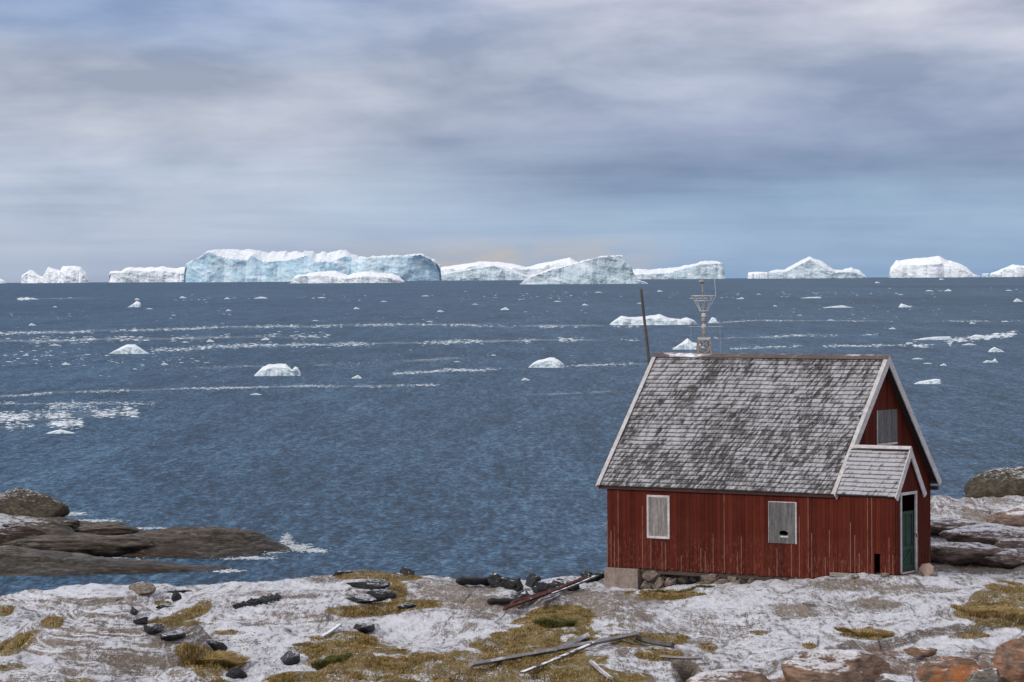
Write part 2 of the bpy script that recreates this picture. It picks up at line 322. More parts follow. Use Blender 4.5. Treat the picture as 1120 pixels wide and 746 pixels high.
lich = ell([(905, 738, 58, 18, -15), (965, 716, 24, 8), (1005, 734, 60, 12), (1095, 724, 38, 16), (820, 746, 36, 5), (690, 744, 20, 5)], .4) * front
oran = .8 * ell([(1035, 730, 22, 8), (1108, 708, 20, 8), (868, 744, 18, 5)], .4) * front
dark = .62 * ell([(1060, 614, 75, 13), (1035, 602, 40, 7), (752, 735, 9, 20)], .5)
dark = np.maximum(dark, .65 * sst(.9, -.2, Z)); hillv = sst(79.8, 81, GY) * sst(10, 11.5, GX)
snow = .57 - .42 * bare - .15 * half + .22 * np.clip(crease, 0, .6) + .07 * fbm(GX * .7, GY * .3, 91, 3) - .5 * lich - .27 * hillv - .75 * dark * (1 - .2 * hillv)
snow = snow - .8 * sst(.8, .2, Z)
snow = np.clip(snow, -.3, 1)
lichen = np.clip(.5 * lich + .38 * oran + .35 * hillv * sst(.1, .5, vn(GX * .6, GY * .6, 95)), 0, 1)
ny, nx = GX.shape
idx = np.arange(nx * ny).reshape(ny, nx); fc = np.stack([idx[:-1, :-1], idx[:-1, 1:], idx[1:, 1:], idx[1:, :-1]], -1).reshape(-1, 4)
keep = (Z.ravel()[fc] > -2.9).any(axis=1); 
shore_m = mat_shore()
shore = mesh_obj('rocky_shore', np.stack([GX, GY, Z], -1).reshape(-1, 3), fc[keep].tolist(), shore_m, smooth=True,
                 attrs=dict(snow=snow, groove=-lay, domed=np.clip(domem, 0, 1), phase=Zs * 26.0 + GX * .9 + GY * .5, grass=grass, lichen=lichen, dark=dark, orange=oran))
tag(shore, 'snow dusted bedrock shore with patches of ochre grass', None, None, 'structure')

# ------------------------------------------------------------------ grass blades (nobody could count them)
def blades(name, pts, hgt, mat, seed, wid=.016, lean=.7):
    r = np.random.default_rng(seed); n = len(pts); a = r.uniform(0, 2 * math.pi, n); hh = hgt * r.uniform(.5, 1.3, n)
    ld = np.stack([np.cos(a), np.sin(a)], 1) * (lean * hh * r.uniform(.2, 1.2, n))[:, None] + np.array([.35, -.1]) * hh[:, None]
    wa = r.uniform(0, math.pi, n); wv = np.stack([np.cos(wa), np.sin(wa)], 1) * wid / 2
    b = np.array(pts); V = np.zeros((n, 5, 3))
    V[:, 0, :2] = b[:, :2] - wv; V[:, 1, :2] = b[:, :2] + wv; V[:, 0, 2] = V[:, 1, 2] = b[:, 2] - .01
    V[:, 2, :2] = b[:, :2] + ld * .4 - wv * .8; V[:, 3, :2] = b[:, :2] + ld * .4 + wv * .8; V[:, 2, 2] = V[:, 3, 2] = b[:, 2] + hh * .62
    V[:, 4, :2] = b[:, :2] + ld; V[:, 4, 2] = b[:, 2] + hh * .85
    i = np.arange(n)[:, None] * 5; q = i + np.array([0, 1, 3, 2]); tr = i + np.array([2, 3, 4])
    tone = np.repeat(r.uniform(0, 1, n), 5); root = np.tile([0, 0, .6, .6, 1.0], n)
    return mesh_obj(name, V.reshape(-1, 3), q.tolist() + tr.tolist(), mat, attrs=dict(tone=tone, root=root))
def mat_grass(name, cs):
    t = NT(name); to = t.attr('tone').outputs['Fac']; ro = t.attr('root').outputs['Fac']; n = t.noise(t.co(scale=(1, .4, 1)), 2.6, 5, .75)
    f = t.ma('ADD', t.ma('MULTIPLY', to, .35), t.ma('SUBTRACT', t.ma('MULTIPLY', n, 1.3), .28)); c = t.ramp(f, [(.24, cs[0]), (.42, cs[1]), (.58, cs[2]), (.78, cs[3])])
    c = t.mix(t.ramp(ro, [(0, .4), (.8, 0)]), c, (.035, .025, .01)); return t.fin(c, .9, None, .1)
gm = mat_grass('dry_grass', [(.07, .06, .02), (.20, .135, .042), (.33, .22, .08), (.52, .40, .22)])
gm2 = mat_grass('green_grass', [(.04, .045, .014), (.07, .075, .02), (.11, .11, .03), (.19, .16, .06)])
cand = np.argwhere((grass > .12) & (GY > 58.5) & (GY < 83)); area = np.array([(xs[min(i + 1, nx - 1)] - xs[i]) * (ys[min(j + 1, ny - 1)] - ys[j]) for j, i in cand])
vis = (U[cand[:, 0], cand[:, 1]] > -60) & (U[cand[:, 0], cand[:, 1]] < 1180); cand = cand[vis]; area = area[vis]
tuf = fbm(GX * 2.2, GY * 1.8, 101, 3)
wgt = area * np.clip(grass[cand[:, 0], cand[:, 1]] - .10, 0, 1) ** 1.5 * (.35 + np.clip(tuf[cand[:, 0], cand[:, 1]] + .25, 0, 1) * 2.2); wgt /= wgt.sum()
pick = rng.choice(len(cand), 85000, p=wgt); jj = cand[pick, 0]; ii = cand[pick, 1]
px_ = xs[ii] + rng.uniform(-.05, .05, len(pick)); py_ = ys[jj] + rng.uniform(-.05, .05, len(pick)); pz_ = Z[jj, ii]
hg = (.02 + .05 * np.clip(tuf[jj, ii] + .3, 0, 1)) * np.clip(grass[jj, ii] * 1.3 - .25, .2, 1)
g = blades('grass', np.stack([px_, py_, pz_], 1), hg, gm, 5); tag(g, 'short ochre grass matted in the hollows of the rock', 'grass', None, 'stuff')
def tussock(u, v, rx, ry, n, h, mat, seed, label, name='grass_tussock'):
    p = G(u, v); r = np.random.default_rng(seed); a = r.uniform(0, 6.28, n); d = np.sqrt(r.uniform(0, 1, n)); x = p[0] + np.cos(a) * d * rx; y = p[1] + np.sin(a) * d * ry
    pts = np.array([(X, Y, zt(X, Y)) for X, Y in zip(x, y)]); hh = h * (1.1 - .6 * d)
    o = blades(name, pts, hh, mat, seed, .015, .9); tag(o, label, 'grass tussock')
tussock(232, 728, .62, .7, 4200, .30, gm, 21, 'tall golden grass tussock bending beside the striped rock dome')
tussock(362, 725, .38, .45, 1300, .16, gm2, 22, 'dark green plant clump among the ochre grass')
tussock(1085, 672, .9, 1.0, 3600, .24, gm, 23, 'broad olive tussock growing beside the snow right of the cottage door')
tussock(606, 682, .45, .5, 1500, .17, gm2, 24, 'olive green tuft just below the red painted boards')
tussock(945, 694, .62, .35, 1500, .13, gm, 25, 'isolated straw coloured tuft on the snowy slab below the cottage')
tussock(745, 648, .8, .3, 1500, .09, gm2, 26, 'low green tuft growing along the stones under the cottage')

# ------------------------------------------------------------------ sea
def mat_sea():
    t = NT('sea_water'); g = t.n('ShaderNodeNewGeometry').outputs['Position']
    def sc(x, y): return t.n('ShaderNodeMapping', inp={'Vector': g, 'Scale': (x, y, 1), 'Rotation': (0, 0, .02)}).outputs[0]
    def S_(x, y, det=3, r=.62): return t.noise(sc(x, y), 1.0, det, r, .25)
    a = S_(5.0, 2.0); b = S_(2.4, .62); c = S_(1.3, .17); d = S_(.34, .034); e = S_(.09, .010); w = S_(.03, .010, 5); z = S_(.006, .0012, 4)
    lum = .5
    for nn, k in ((a, .95), (b, .80), (c, .52), (d, .34), (e, .22), (w, .10), (z, .3)): lum = t.ma('ADD', lum, t.ma('MULTIPLY', t.ma('SUBTRACT', nn, .5), k))
    col = t.ramp(lum, [(.30, (.003, .015, .030)), (.44, (.015, .050, .094)), (.56, (.040, .100, .174)), (.72, (.11, .20, .285))])  # sky-bright crests and dark troughs of the ripples painted into the base colour
    h = t.ma('ADD', t.ma('MULTIPLY', a, .30), t.ma('ADD', t.ma('MULTIPLY', b, .55), t.ma('ADD', t.ma('MULTIPLY', c, .35), t.ma('MULTIPLY', d, .15))))
    foam = t.ma('MULTIPLY', t.ramp(t.noise(sc(1.2, .3), 1.4, 5, .7), [(.70, 0), (.76, .6)]), t.ramp(w, [(.5, 0), (.62, 1)]))
    col = t.mix(foam, col, (.5, .56, .62))
    return t.fin(col, .45, t.bump(h, .8, .5), .07)
sy = axis(84, 22000, 84, 130, 2.0, 1.25, 1500); sx = np.concatenate([-np.geomspace(14000, 15, 14), [0], np.geomspace(15, 14000, 14)])
SX, SY = np.meshgrid(sx, sy); ii_ = np.arange(SX.size).reshape(SX.shape)
sea = mesh_obj('sea', np.stack([SX, SY, SX * 0], -1).reshape(-1, 3), np.stack([ii_[:-1, :-1], ii_[:-1, 1:], ii_[1:, 1:], ii_[1:, :-1]], -1).reshape(-1, 4).tolist(), mat_sea())
tag(sea, 'blue grey choppy sea reaching the horizon', None, None, 'structure')
b2 = MB(); b2.add([(-14000, 5, -3.5), (14000, 5, -3.5), (14000, 22000, -3.5), (-14000, 22000, -3.5)], [(0, 1, 2, 3)])
tag(b2.build('sea_bed', mat_plain('sea_bed_rock', (.02, .03, .04), (.03, .04, .05))), 'dark sea bed under the water', None, None, 'structure')

# ------------------------------------------------------------------ low wave-washed rocks in the sea at the left
ax_ = np.arange(-52, -5.5, .11); ay_ = np.arange(106, 136, .13); RX, RY = np.meshgrid(ax_, ay_)
def spine(pts, soft=.5, hs=1.0):
    Q = [(*SEA(u, vb)[:1], Yc, z, hw) for (u, vb, Yc, z, hw) in pts]
    X = np.array([P(u, 600, Yc)[0] for (u, _, Yc, _, _) in pts]); Yc = np.interp(RX, X, [p[2] for p in pts]); zc = np.interp(RX, X, [p[3] for p in pts]); hw = np.interp(RX, X, [p[4] for p in pts])
    d = (RY - Yc + .5 * fbm(RX * .35, RY * .35, 7, 3)) / hw; prof = np.where(d < 0, 1 - np.abs(d) ** 1.6, 1 - np.abs(d) ** 2.4)
    return np.where((np.abs(d) < 1.6) & (RX < X[-1]) & (zc > -.75), -.8 + (zc + .8) * np.clip(prof, -1.2, 1), -2)
R1 = spine([(-300, 0, 124, 2.2, 7), (-60, 0, 124, 1.45, 6), (20, 0, 123, 1.15, 5.5), (60, 0, 122, 1.05, 5), (78, 0, 121, .55, 4.2), (110, 0, 120, .52, 3.6), (140, 0, 120, .62, 3.6), (170, 0, 120, .75, 4.2), (235, 0, 120, .98, 4.6), (262, 0, 120, .80, 4.2), (285, 0, 120, .55, 3.4), (310, 0, 120.2, .18, 2.2), (338, 0, 120.5, -.1, 1.0)])
R2 = spine([(-300, 0, 114, 1.0, 5), (0, 0, 113.5, .75, 4.6), (60, 0, 113, .55, 4.4), (120, 0, 112.6, .42, 3.4), (170, 0, 112.3, .34, 2.6), (215, 0, 112.2, .22, 1.8), (245, 0, 112.4, .12, 1.2), (262, 0, 112.8, -.1, .7)])
R3 = spine([(40, 0, 127, .9, 2.5), (70, 0, 127.5, .62, 2.4), (110, 0, 127, .45, 2.0), (138, 0, 126.6, .05, 1.4), (145, 0, 126.5, -.3, 1)])
RZ = np.maximum(np.maximum(R1, R2), R3)
RZ += (.17 * ridge(RX * .22, RY * .5 + RX * .22 + RZ * 2.2, 12, 4) + .08 * fbm(RX * 1.2, RY * .8, 14, 4) - .04) * sst(-1.2, .1, RZ)
RZ = np.maximum(RZ, -2.4); ri = np.arange(RX.size).reshape(RX.shape)
rf = np.stack([ri[:-1, :-1], ri[:-1, 1:], ri[1:, 1:], ri[1:, :-1]], -1).reshape(-1, 4); rf = rf[(RZ.ravel()[rf] > -1.2).any(axis=1)]
def mat_wet():
    t = NT('wet_shore_rock'); z = t.n('ShaderNodeSeparateXYZ', inp={0: t.n('ShaderNodeNewGeometry').outputs['Position']}).outputs
    v = t.co(scale=(.5, .3, 3.2), rot=(0, .05, .2)); n1 = t.noise(v, 3.6, 8, .76, .9); n2 = t.noise(t.co(), 5, 5, .7); n0 = t.noise(t.co(), .35, 4, .6)
    c = t.ramp(n1, [(.38, (.010, .009, .007)), (.48, (.05, .04, .028)), (.55, (.12, .092, .064)), (.66, (.26, .205, .155))])
    c = t.mix(t.ramp(n0, [(.5, 0), (.62, .5)]), c, (.075, .040, .024)); c = t.mix(t.ramp(n2, [(.6, 0), (.75, .5)]), c, (.05, .055, .02))
    nzw = t.n('ShaderNodeSeparateXYZ', inp={0: t.n('ShaderNodeNewGeometry').outputs['Normal']}).outputs[2]; c = t.mix(t.ma('MULTIPLY', t.ramp(nzw, [(.86, 0), (.99, .8)]), t.ramp(z[2], [(.3, 0), (.75, 1)])), c, t.mix(t.ramp(n1, [(.4, 0), (.6, 1)]), (.08, .065, .05), (.30, .24, .185)))
    q = t.ma('ADD', t.ma('MULTIPLY', t.ma('SUBTRACT', n1, .5), 3.2), t.ma('MULTIPLY', t.ma('SUBTRACT', z[2], 1.15), .7)); q = t.ma('ADD', q, t.ma('MULTIPLY', t.ma('SUBTRACT', n2, .5), .9))
    q = t.ma('ADD', q, t.ma('MULTIPLY', t.ma('ADD', z[0], 17.5), -.12))
    sm = t.ramp(q, [(.12, 0), (.3, .8)])
    sm = t.ma('MULTIPLY', sm, t.ramp(z[2], [(.55, 0), (.8, 1)]))
    c = t.mix(sm, c, SNOW)
    return t.fin(c, t.mix(t.ramp(z[2], [(.1, 0), (.9, 1)]), (.28,) * 3, (.75,) * 3), t.bump(t.ma('ADD', n1, t.ma('MULTIPLY', n2, .4)), 1.0, .3), .25)
wet = mat_wet()
tag(mesh_obj('sea_rock', np.stack([RX, RY, RZ], -1).reshape(-1, 3), rf.tolist(), wet, smooth=True), 'low dark wave washed rocks running out into the sea', None, None, 'structure')

# ------------------------------------------------------------------ boulders and loose stones
def place_rock(name, center, size, seed, mat, label, cat, rz=0, group=None, planes=14, sub=4, rough=.06, soft=.25, fb=None):
    V, Fc = rock_mesh(size, seed, planes, sub, rough, soft, fb); o = mesh_obj(name, V, Fc, mat, smooth=sub > 4); o.location = tuple(float(c) for c in center); o.rotation_euler = (0, 0, rz)
    return tag(o, label, cat, group)
mb_dark = mat_rock('dark_boulder', (.12, .095, .062), (.04, .033, .024), .16, 0, .85, .7, 2.2)
mb_brown = mat_rock('brown_rock', (.37, .23, .15), (.22, .14, .10), .42, 0, .85, .75)
mb_hill = mat_rock('hill_rock', (.29, .20, .16), (.14, .105, .09), .42, 0, .85, .85, 1.6)
mb_hill2 = mat_rock('pink_hill_rock', (.36, .25, .205), (.20, .145, .12), .48, 0, .85, .8, 1.6)
mb_oran = mat_rock('lichen_rock', (.33, .19, .12), (.18, .115, .08), .22, .50, .85, .8)
mb_oran2 = mat_rock('lichen_rock_pale', (.36, .22, .16), (.22, .14, .10), .36, .42, .85, .75)
mb_grey = mat_rock('grey_stone', (.20, .17, .145), (.10, .085, .075), .30, 0, .85, .6, 3)
mb_black = mat_rock('black_stone', (.035, .034, .036), (.015, .015, .017), .22, 0, .6, .7, 4)
mb_tan = mat_rock('tan_stone', (.26, .20, .155), (.15, .115, .09), .12, 0, .85, .7, 4)
p = P(1112, 533, 96); place_rock('boulder', (p[0], p[1], p[2] - .35), (2.0, 1.5, 1.3), 3, mb_dark, 'big dark rounded boulder on top of the rise behind the cottage', 'boulder', .2, None, 14, 5, .06, .4)
p = P(20, 556, 125); place_rock('boulder', (p[0], p[1], p[2] - .1), (1.9, 1.5, .95), 14, mb_dark, 'dark mossy boulder on the low rocks in the sea', 'boulder', -.1, None, 12, 5, .05, .5)
def low_rock(u, v, Y, size, seed, mat, label, rz=0, name='flat_rock', dz=0, planes=12, soft=.15):
    p = P(u, v, Y); return place_rock(name, (p[0], p[1], p[2] + dz), size, seed, mat, label, 'rock', rz, None, planes, 5, .05, soft)
low_rock(915, 744, 61.6, (1.2, .9, .72), 34, mb_brown, 'large brown slab with a snowy slanting upper edge below the cottage', .35)
low_rock(1036, 740, 62, (.62, .6, .36), 43, mb_oran, 'rock with a bright orange lichen patch beside a dark cleft', .1)
low_rock(1122, 728, 61.6, (.68, .8, .66), 51, mb_oran2, 'orange and pink lichen covered boulder at the edge of the snowy slab', .2)
low_rock(1004, 712, 63.8, (.34, .3, .13), 65, mb_brown, 'small flat brown rock wedged between the snowy ledges', .15)
low_rock(980, 752, 61, (.5, .5, .25), 71, mb_grey, 'grey rock half under snow in front of the lichen patch')
for k, (u, v, Y, sz3, mt, rz, lb) in enumerate([(1048, 606, 82.6, (1.3, .8, .36), mb_hill, .1, 'brown layered slab at the foot of the rise behind the porch'), (1096, 612, 82.4, (1.1, .8, .30), mb_hill, -.1, 'low dark slab between the olive grass and the rise'), (1082, 586, 84.2, (1.2, .8, .32), mb_hill2, .2, 'pinkish slab halfway up the rise under the big boulder'), (1034, 577, 85.5, (.9, .7, .25), mb_hill, 0, 'dark slab just beside the cottage corner on the rise'), (1122, 566, 87.5, (1.3, .9, .35), mb_hill2, .1, 'reddish slab directly below the big dark boulder'), (1128, 600, 83.2, (1.0, .7, .32), mb_hill, .3, 'dark slab on the rise at the picture edge')]):
    low_rock(u, v, Y, sz3, 700 + k * 3, mt, lb, rz, soft=.32, name='flat_rock')
low_rock(800, 752, 60.6, (.8, .6, .30), 741, mb_brown, 'brown slab at the lower edge beside the cleft', .2); low_rock(1078, 752, 61, (.42, .6, .42), 747, mb_grey, 'dark upright block in the gap between the lichen covered rocks', .0); low_rock(860, 706, 65.2, (.9, .5, .16), 749, mb_brown, 'thin brown ledge crossing the snow above the large brown slab', .35)
for k, (u, v, Y, sz3, rz, lb) in enumerate([(15, 580, 121, (2.6, 1.4, .55), .1, 'rounded slab below the mossy boulder in the sea rocks'), (70, 592, 118.5, (3.2, 1.3, .42), -.06, 'long low slab in the middle of the sea rocks'), (20, 612, 114.5, (3.0, 1.5, .50), .05, 'dark slab at the near edge of the sea rocks'), (110, 576, 124, (1.7, 1.0, .40), 0, 'dark slab hump at the back of the sea rocks'), (185, 596, 118.8, (2.2, 1.2, .48), -.08, 'brown whaleback slab near the tip of the sea rocks'), (45, 571, 123.6, (2.2, 1.2, .45), .0, 'frosted slab right under the mossy boulder')]):
    p = P(u, v, Y); place_rock('wave_washed_rock', (p[0], p[1], p[2] - .22), sz3, 760 + k * 5, wet, lb, 'rock', rz, None, 16, 5, .07, .3)
for k, (u, v, sx_, sz_, lb) in enumerate([(193, 657, .10, .17, 'pointed black rock standing by a grass patch'), (181, 664, .18, .05, 'flat dark stone at the foot of the pointed rock'), (146, 671, .10, .08, 'small dark stone at the top of the striped dome'), (155, 682, .11, .09, 'dark stone halfway down the right side of the striped dome'), (166, 689, .22, .09, 'smooth oval black stone beside the striped dome'), (187, 698, .23, .10, 'angular dark stone at the lower right of the striped dome'), (233, 709, .22, .11, 'diamond shaped dark stone on the snow above the tall tussock'), (319, 723, .27, .13, 'snow capped black stone beside the dark green plant'), (259, 741, .17, .15, 'snow capped black stone right of the tall tussock'), (396, 690, .24, .15, 'dark rock poking out of the snow above the long grass band'), (375, 629, .2, .09, 'dark rock at the shore beside ochre grass'), (400, 641, .36, .11, 'long black rounded rock lying on snow near the shore'), (445, 628, .18, .13, 'black round rock on the shore crest'), (392, 656, .3, .08, 'frosted low grey rock behind the curved grass patch'), (415, 654, .24, .12, 'jagged black rock behind the curved grass patch'), (443, 665, .18, .07, 'small black rock at the tip of the curved grass patch'), (155, 647, .3, .13, 'tan rock lump on the far shore edge'), (197, 648, .25, .05, 'thin dark ledge stone at the water edge')]):
    p = G(u, v); place_rock('loose_rock', (p[0], p[1], zt(p[0], p[1]) + sz_ * .3), (sx_ * 1.35, sx_ * .9, sz_ * 1.1), 100 + k, mb_tan if k == 16 else (mb_black), lb, 'rock', random.uniform(0, 3), None, 9, 4, .05, .05)
p = G(352, 745)

# ------------------------------------------------------------------ cottage
TH = math.radians(34.4); A0 = np.array([7.846, 76.0]); ex = np.array([math.cos(TH), -math.sin(TH)]); ey = np.array([math.sin(TH), math.cos(TH)])
OG, OE = .25, .12; Lw, Ww = 6.41, 5.36
org = A0 - ex * OG + ey * OE; BZ = 3.03; ZE = HC - 5.295 - BZ; ZR = HC - 2.053 - BZ     # eave-tip and ridge heights above the base
house = empty('cottage', (org[0], org[1], BZ), -TH); tag(house, 'old red wooden cottage with frosted shingle roof and small porch standing on the rock', 'cottage')
def loc(u, v, plane, val):           # picture point -> local cottage coordinates on the plane x=val or y=val
    d = fw * F + RT * (u - CX) - UP * (v - CY); n = ex if plane == 'x' else ey
    t = (val + (org @ n)) / (d[:2] @ n); q = CAM + d * t; r = q[:2] - org; return np.array([r @ ex, r @ ey, q[2] - BZ])
def mat_wall():
    t = NT('weathered_red_boards'); v = t.co(); tone = t.attr('tone').outputs['Fac']; wear = t.attr('wear').outputs['Fac']
    g = t.noise(t.co(scale=(9, 9, .5)), 2.5, 6, .7); n = t.noise(v, 1.4, 5, .65); f = t.noise(t.co(scale=(1, 1, .25)), 30, 4, .75)
    z = t.n('ShaderNodeSeparateXYZ', inp={0: v}).outputs[2]
    c = t.ramp(tone, [(0, (.055, .0105, .006)), (.5, (.088, .016, .0085)), (1, (.112, .022, .012))])
    c = t.mix(t.ramp(g, [(.35, .55), (.6, 0)]), c, (.05, .008, .006)); c = t.mix(t.ramp(n, [(.45, 0), (.72, .5)]), c, (.105, .024, .015))
    pale = t.ma('MULTIPLY', t.ramp(f, [(.52, 0), (.66, 1)]), t.ramp(z, [(.0, .55), (1.0, .16), (2.2, .03)])); c = t.mix(pale, c, (.22, .11, .08))
    wr = t.ma('MULTIPLY', wear, t.ramp(t.noise(t.co(scale=(1, 1, .2)), 14, 5, .8), [(.33, 0), (.52, .9)])); c = t.mix(wr, c, (.26, .13, .10))
    return t.fin(c, .82, t.bump(t.ma('ADD', g, t.ma('MULTIPLY', f, .4)), .35, .012), .08)
wallm = mat_wall()
def board_wall(name, parent, ax, a0, a1, plane, zbot, ztop, holes=(), out=-1, seed=1, bw=.115, wearp=.34, mat=None):
    """vertical boards; ax='x' (wall runs along x at y=plane) or 'y'; out = outward sign"""
    r = random.Random(seed); V = []; Fc = []; tone = []; wear = []
    def quadbox(s0, s1, z0a, z1a, z0b, z1b, d0, d1, tn, we):
        n = len(V); pts = []
        for (zz0, zz1, s) in ((z0a, z1a, s0), (z0b, z1b, s1)):
            for zz in (zz0, zz1):
                for d in (d0, d1): pts.append((s, plane + d * out, zz) if ax == 'x' else (plane + d * out, s, zz))
        V.extend(pts); Fc.extend([tuple(n + i for i in f) for f in ((0, 1, 3, 2), (4, 6, 7, 5), (0, 4, 5, 1), (2, 3, 7, 6), (0, 2, 6, 4), (1, 5, 7, 3))]); tone.extend([tn] * 8); wear.extend([we] * 8)
    s = a0
    while s < a1 - .01:
        w_ = bw * r.uniform(.85, 1.15); e = min(s + w_, a1)
        if a1 - e < .05: e = a1
        tn = r.random(); dep = .022 + r.uniform(-.003, .003); jz = r.uniform(-.02, .02)
        cuts = sorted([s + .002, e - .004] + [c for h in holes for c in (h[0], h[1]) if s + .004 < c < e - .006])
        for c0, c1 in zip(cuts[:-1], cuts[1:]):
            mid = (c0 + c1) / 2; segs = [(zbot + jz, None)]
            for h in holes:
                if h[0] < mid < h[1]:
                    ns = []
                    for (z0, z1) in segs:
                        ns.append((z0, h[2])) if h[2] > z0 + .01 else None; ns.append((h[3], z1))
                    segs = ns
            for z0, z1 in segs: quadbox(c0, c1, z0, ztop(c0) if z1 is None else z1, z0, ztop(c1) if z1 is None else z1, 0, dep, tn, 0)
        # pale worn strip along the joint, reaching up to a random height
        if r.random() < wearp:
            hz = zbot + min(r.choice([.3, .6, .8, 1.0, 1.4]) * r.uniform(.6, 1.2), ztop(s) - zbot - .02) if r.random() > .12 else ztop(s) - .03
            ok = all(not (h[0] - .02 < s < h[1] + .02 and h[2] < hz and h[3] > zbot) for h in holes)
            if ok: quadbox(s - .008, s + .009, zbot, hz, zbot, hz, .0, .027, .5, 1)
        s = e
    # thin sheathing behind the joints
    hs = sorted({a0 + .005, a1 - .005, *[c for h in holes for c in (h[0], h[1])], *( [(a0 + a1) / 2] if ztop(a0) + .05 < ztop((a0 + a1) / 2) else [])})
    for c0, c1 in zip(hs[:-1], hs[1:]):
        mid = (c0 + c1) / 2; segs = [(zbot + .03, None)]
        for h in holes:
            if h[0] <= mid <= h[1]:
                ns = []
                for (z0, z1) in segs:
                    ns.append((z0, h[2])) if h[2] > z0 + .01 else None; ns.append((h[3], z1))
                segs = ns
        for z0, z1 in segs: quadbox(c0, c1, z0, (ztop(c0) - .01) if z1 is None else z1, z0, (ztop(c1) - .01) if z1 is None else z1, -.02, -.001, 0, 0)
    return mesh_obj(name, V, Fc, mat or wallm, parent, attrs=dict(tone=tone, wear=wear))
slope = (ZR - ZE) / (Ww / 2 + OE); RTH = .07
def rz_main(y): return ZE + slope * (min(y, Ww - y) + OE)
# window and hole positions read off the photo onto the wall planes
w1a, w1b = loc(708.5, 541, 'y', 0), loc(733.5, 589.5, 'y', 0); w2a, w2b = loc(841.5, 548, 'y', 0), loc(872.5, 595, 'y', 0)
gwa, gwb = loc(957.5, 449, 'x', 0), loc(980, 485.5, 'x', 0); cha, chb = loc(956.5, 605.5, 'y', 0), loc(963, 626, 'y', 0)
PX = 1.80; PW = 1.30; pb_ = .20
da, db = loc(984.5, 542, 'x', PX), loc(1000.5, 622.5, 'x', PX)
hc = loc(858, 583, 'y', 0)
board_wall('wall', house, 'x', -Lw, 0, 0, -.0, lambda s: rz_main(0) - .03, holes=[(hc[0] - .16, hc[0] + .16, hc[2] - .1, hc[2] + .1)], out=-1, seed=3)
board_wall('wall', house, 'x', -Lw, 0, Ww, -.0, lambda s: rz_main(0) - .03, out=1, seed=4)
board_wall('gable_wall', house, 'y', 0.0, Ww, 0, .0, lambda s: rz_main(s) - .04, out=1, seed=5, bw=.10, wearp=.12)
board_wall('gable_wall', house, 'y', 0.0, Ww, -Lw, .0, lambda s: rz_main(s) - .04, out=-1, seed=6)
mfl = mat_plain('floor_timber', (.06, .04, .03), (.09, .06, .045))
m = MB(); m.box(-Lw + .03, -.03, .03, Ww - .03, .02, .10); m.build('floor', mfl, house)
trim = mat_plain('greyed_white_paint', (.44, .40, .39), (.62, .58, .57), 3, (1, 1, 1), .7, .3, .006, .0)
# roofs
def mat_roof(name, dense, sl):
    t = NT(name); v = t.co(); tone = t.attr('tone').outputs['Fac']; fr = t.attr('frost').outputs['Fac']
    c = t.ramp(tone, [(0, (.052, .049, .047)), (.5, (.088, .083, .08)), (1, (.135, .128, .123))])
    n0 = t.noise(v, 30, 4, .75); c = t.mix(t.ramp(n0, [(.4, .6), (.6, 0)]), c, (.03, .027, .025))
    # wind-driven frost: leaning blotches
    vs = t.n('ShaderNodeMapping', inp={'Vector': t.co(rot=(0, math.radians(-24), 0)), 'Scale': (1.25, .08, .42)}).outputs[0]
    a = t.noise(vs, 9.5, 5, .62, .25); b = t.noise(vs, 26, 4, .75); d = t.noise(v, .75, 3, .6)
    q = t.ma('ADD', t.ma('MULTIPLY', t.ma('SUBTRACT', a, .5), 3.6), t.ma('MULTIPLY', t.ma('SUBTRACT', b, .5), 1.7)); q = t.ma('ADD', q, t.ma('MULTIPLY', t.ma('SUBTRACT', d, .5), 1.6))
    q = t.ma('ADD', q, t.ma('ADD', t.ma('MULTIPLY', fr, sl), dense)); sm = t.ramp(t.ma('ADD', t.ma('MULTIPLY', q, .5), .5), [(.40, 0), (.52, .45), (.72, .9)])
    c = t.mix(sm, c, t.mix(b, (.33, .32, .335), (.56, .55, .575)))
    c = t.mix(t.ramp(t.ma('ADD', fr, .2), [(.0, .85), (.10, .6), (.20, 0)]), c, (.045, .040, .038)); return t.fin(c, .8, t.bump(t.ma('ADD', sm, n0), .4, .012), .2)
roofm = mat_roof('frosted_shingles', -.04, .24); roofp = mat_roof('frosted_porch_shingles', .42, .5)
